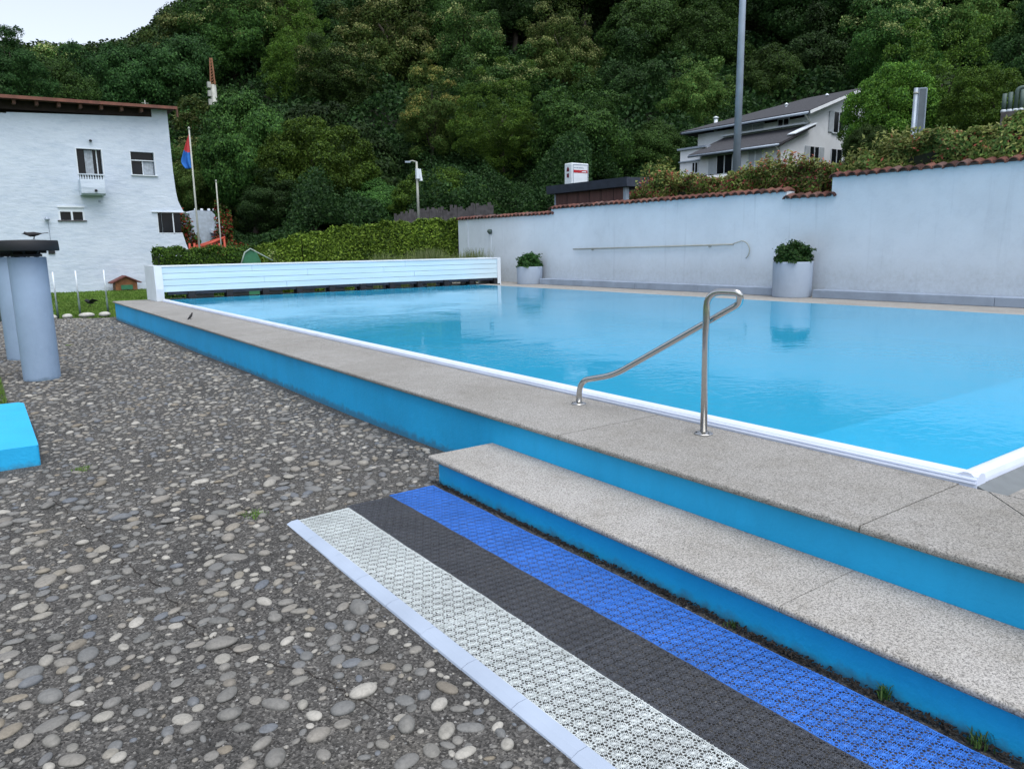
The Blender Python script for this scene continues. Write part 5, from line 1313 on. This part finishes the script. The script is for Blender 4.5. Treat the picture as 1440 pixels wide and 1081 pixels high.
kind('olive', 9, 46000, 0.0320, round_, 85, (.17, .30), [M['leaf_olive'], M['leaf_mid'], M['bloom']], bloom=.1, irr=.18)
kind('bright_loose', 10, 73600, 0.0218, tall_, 190, (.10, .19), [M['leaf_bright'], M['leaf_mid'], M['bloom']], irr=.24, jitter=.9)
kind('round_dark', 11, 50000, .031, round_, 80, (.17, .30), [M['leaf_dark'], M['leaf_deep'], M['bloom']], irr=.1)
def trunk_mesh(seed):
    r_ = random.Random(seed); mb = MB(); pts = [(0, 0, -.6), (0, 0, 0)]; 
    for k in range(1, 6): pts.append((r_.gauss(0, .03)*k, r_.gauss(0, .03)*k, k*.2))
    mb.tube(pts, [.085, .065, .05, .042, .034, .024, .012], 8)
    for k in range(7):
        a = k*2.4+r_.random(); z = .30+.07*k; L = .34*(1-.06*k); b = (pts[2][0], pts[2][1], z); mb.tube([b, (b[0]+cos(a)*L*.5, b[1]+sin(a)*L*.5, z+.16), (b[0]+cos(a)*L, b[1]+sin(a)*L, z+.36)], [.024, .015, .005], 6, cap=False)
    o = mb.build('trunk', M['bark']); me = o.data; bpy.data.objects.remove(o); return me
TR = [trunk_mesh(s) for s in (1, 2, 3)]
TREE_N = 0
def tree(x, y, zbase, ztop, rad, key, label, group=None, vs=None, cat='tree'):
    """crown kind key; crown centre placed so that its top reaches ztop"""
    global TREE_N; TREE_N += 1
    hk = {'tall_mid': 1.40, 'tall_dark': 1.40, 'bloom_big': 1.40, 'cone_gold': 1.5, 'flat_dark': .75, 'bright_loose': 1.4}.get(key, 1.0)
    H_ = ztop-zbase; vs = vs or 1.0; ch = rad*vs
    t = local_thing('tree', label, cat, (x, y, zbase), group, random.uniform(0, 6.28))
    c = link('crown', K[key], t); c.location = (0, 0, H_-ch*hk); c.scale = (rad, rad, ch)
    k = link('trunk', TR[TREE_N % 3], t); k.scale = (rad*1.05, rad*1.05, max(H_-ch*hk*.55, 1.5))
    return t
placed = []; shown = []
def named(px, top, wpx, r, key, label, vs=None):
    p = at_r(px, top, r); x, y = p[0], p[1]; zb_ = ground(x, y)-.2; dist = math.hypot(r, p[2]-1.6)
    # pixel width to metres across the view
    fwd = (x*_F[0]+y*_F[1]+(p[2]-1.6)*_F[2]); rad = wpx/2/CAM_F*fwd
    placed.append((x, y, rad)); shown.append((px, top, wpx, r)); return tree(x, y, zb_, p[2], rad, key, label, None, vs)
NT_ = [
 (343, 124, 140, 55, 'round_mid', 'dense round dark green tree standing just right of the flagpole', 1.35),
 (448, 168, 160, 52, 'round_bright', 'broad round brighter green tree above the left half of the tall hedge', 1.0),
 (605, 84, 92, 62, 'cone_gold', 'narrow upright tree with golden tips behind the street lamp', 1.1),
 (706, 114, 130, 60, 'bright_loose', 'airy bright green tree left of centre with dark trunks below its crown', .85),
 (815, 103, 140, 58, 'tall_mid', 'large mid green tree directly behind the light box sign', .95),
 (615, 236, 130, 47, 'round_bright', 'low bushy green tree right behind the street lamp pole', .75),
 (530, 250, 110, 50, 'round_mid', 'low dark bushy tree left of the street lamp', .9),
 (668, 262, 70, 45, 'round_mid', 'small bushy tree above the left end of the garden wall', .9),
 (425, 8, 110, 84, 'bright_loose', 'tall mid green tree reaching the top edge above the round bright tree', 1.2),
 (545, -30, 150, 88, 'bloom_big', 'huge pale flowering chestnut filling the top edge left of centre', 1.0),
 (470, 60, 110, 78, 'bloom_tips', 'chestnut with scattered pale tips between the two tall crowns at left centre', 1.0),
 (320, -22, 120, 92, 'bloom_tips', 'flowering chestnut with cream clusters at the top left above the lattice mast', 1.1),
 (235, 52, 130, 84, 'flat_dark', 'spreading dark tree below the skyline above the end of the white roof', 1.2),
 (150, 60, 120, 80, 'flat_dark', 'wide dark tree above the middle of the white building roof', 1.3),
 (75, 76, 110, 74, 'round_mid', 'dark green tree above the left half of the white building roof', 1.2),
 (6, 36, 90, 66, 'tall_dark', 'dark tree cut by the left photo edge above the white roof', 1.1),
 (700, 80, 130, 76, 'bloom_tips', 'pale tipped chestnut just above the airy bright green tree', .9),
 (655, 0, 110, 84, 'bloom_tips', 'dark tree with scattered pale tips at the top centre', 1.3),
 (790, -2, 110, 82, 'bloom_big', 'pale flowering chestnut at the top right of centre', 1.1),
 (885, 45, 110, 76, 'tall_dark', 'dark tree left of the tall mast with gaps in its crown', 1.1),
 (905, -12, 130, 92, 'round_mid', 'rounded mid green tree at the top edge left of the tall mast', 1.0),
 (985, 92, 100, 70, 'olive', 'olive green tree directly left of the tall mast', 1.1),
 (925, 165, 90, 60, 'round_mid', 'dark green tree between the kiosk and the pale house', 1.1),
 (1000, -10, 100, 88, 'tall_mid', 'mid green tree at the top edge just left of the tall mast', 1.1),
 (1085, 60, 110, 78, 'round_mid', 'mid green tree just right of the tall mast above the house roof', 1.1),
 (1150, 8, 130, 82, 'tall_dark', 'very dark tree above the ridge of the pale house', 1.0),
 (1262, -4, 130, 74, 'bloom_tips', 'chestnut with a cream flowering top at the upper right', 1.1),
 (1262, 92, 135, 45, 'round_bright', 'left lobe of bright green foliage beside the gable of the house', 1.25),
 (1335, 40, 190, 47, 'bright_loose', 'largest bright green tree on the right above the traffic sign', 1.05),
 (1395, 95, 120, 42, 'round_bright', 'bright green tree behind the vent pipes at the right edge', 1.1),
 (1375, -12, 110, 80, 'olive', 'olive green tree at the top right corner area left of a darker one', 1.2),
 (1445, 0, 110, 72, 'tall_dark', 'dark tree cut by the top right corner', 1.3),
 (1222, 172, 64, 42, 'round_mid', 'small dark tree touching the right end of the house gable', 1.1),
 (268, 215, 70, 58, 'olive', 'olive green tree in the gap between the white building and the flag', 1.3),
 (385, 235, 90, 50, 'tall_dark', 'very dark tree in the shade between the two round trees', .8),
]
for a in NT_: named(*a[:6], vs=a[6])
# crowns of the wood on the slope that nothing tells apart
keys = ['tall_dark', 'flat_dark', 'bloom_tips', 'tall_dark', 'round_dark', 'round_dark', 'bloom_big', 'tall_mid']
nf = 0
for r in (47, 54, 63, 70, 78, 87, 97, 108, 120, 133, 147):
    da = 8.2/r
    for a in np.arange(RAD(-8), RAD(80), da):
        aa = a+random.gauss(0, .25)*da; rr = r+random.gauss(0, 1.6); x, y = rr*sin(aa), rr*cos(aa); azd = math.degrees(aa)
        if azd < 18 and r > 98: continue
        if -6 < x < 12 and y < 52: continue
        if r < 60 and (azd < 21 or azd > 42): continue
        if 36 < x < 55 and 22 < y < 38: continue
        if min(math.hypot(x-q[0], y-q[1])-.55*q[2] for q in placed) < 2.2: continue
        if abs(x-p[0]) < 0: continue
        rad = random.uniform(4.2, 6.0); zb_ = ground(x, y)-.3
        top = zb_ + rad*random.uniform(1.9, 2.5)*(.72 if r < 60 else 1) + (1.5 if azd > 25 else -.5)
        # leave the lattice mast and the skyline at the left free
        pxl = 720+CAM_F*math.tan(aa-CAM_YAW)
        if 270 < pxl < 330 and r < 90: top = min(top, 1.6+(359-150)/CAM_F*r*.93)
        lim = at_r(pxl, float(np.interp(pxl, [-200, 0, 60, 120, 200, 260, 330], [60, 70, 95, 90, 66, 40, 12])), rr)[2] if pxl < 335 else 1e9
        if r < 60: lim = min(lim, at_r(pxl, 245, rr)[2])
        rpx = rad/rr*CAM_F
        for q in shown:
            if rr < q[3]+1 and abs(pxl-q[0]) < q[2]*.42+rpx*.6: lim = min(lim, at_r(pxl, max(q[1], 0)+q[2]*.85, rr)[2])
        if top > lim: top = lim-random.uniform(0, 1.5)
        if top-zb_ < 3: continue
        if nf > 170: continue
        nf += 1
        tree(x, y, zb_, top, rad, random.choice(keys), 'tree of the dense mixed wood covering the steep slope', 'trees of the dense wooded slope')
# undergrowth masses at the slope's foot
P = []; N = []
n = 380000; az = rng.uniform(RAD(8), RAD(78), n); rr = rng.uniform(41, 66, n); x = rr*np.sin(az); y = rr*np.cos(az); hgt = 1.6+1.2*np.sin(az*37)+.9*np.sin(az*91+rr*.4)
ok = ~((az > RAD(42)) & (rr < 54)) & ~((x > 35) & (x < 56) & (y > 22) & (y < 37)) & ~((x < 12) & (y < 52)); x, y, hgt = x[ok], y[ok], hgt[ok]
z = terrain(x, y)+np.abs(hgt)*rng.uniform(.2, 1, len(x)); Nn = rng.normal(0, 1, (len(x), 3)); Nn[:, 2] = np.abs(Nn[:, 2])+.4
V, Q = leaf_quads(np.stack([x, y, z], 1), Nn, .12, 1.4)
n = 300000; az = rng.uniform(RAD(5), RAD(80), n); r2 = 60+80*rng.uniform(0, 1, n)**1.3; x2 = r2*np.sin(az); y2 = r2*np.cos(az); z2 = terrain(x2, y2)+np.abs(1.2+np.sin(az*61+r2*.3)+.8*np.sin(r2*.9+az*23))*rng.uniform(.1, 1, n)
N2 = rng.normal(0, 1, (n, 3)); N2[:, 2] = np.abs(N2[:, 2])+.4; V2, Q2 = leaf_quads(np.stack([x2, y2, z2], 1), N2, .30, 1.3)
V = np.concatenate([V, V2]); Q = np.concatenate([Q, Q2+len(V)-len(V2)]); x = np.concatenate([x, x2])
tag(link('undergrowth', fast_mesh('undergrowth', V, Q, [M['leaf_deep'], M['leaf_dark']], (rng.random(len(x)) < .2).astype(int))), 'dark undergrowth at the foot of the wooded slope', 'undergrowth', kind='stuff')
# far wooded ridge on the left
Vs = []; Ns = []
for i in range(360):
    a = RAD(random.uniform(-6, 20)); r = random.uniform(185, 240); x, y = r*sin(a), r*cos(a); z = ground(x, y)+random.uniform(1, 4); R_ = random.uniform(3.0, 5.5); m_ = 900
    q = rng.normal(0, 1, (m_, 3)); q[:, 2] = np.abs(q[:, 2]); q /= np.linalg.norm(q, axis=1, keepdims=True); Vs.append(np.array([x, y, z])+q*R_*rng.uniform(.7, 1.08, (m_, 1))); Ns.append(q)
V, Q = leaf_quads(np.concatenate(Vs), np.concatenate(Ns), .6, 1.2)
tag(link('far_wood', fast_mesh('far_wood', V, Q, [M['leaf_mid'], M['leaf_dark']], rng.integers(0, 2, len(Q)))), 'far wooded ridge closing the view at the left', 'wood', kind='stuff')
print('TREES', TREE_N, nf)
for o in list(bpy.data.objects):
    if '_w' in o.keys(): del o['_w']
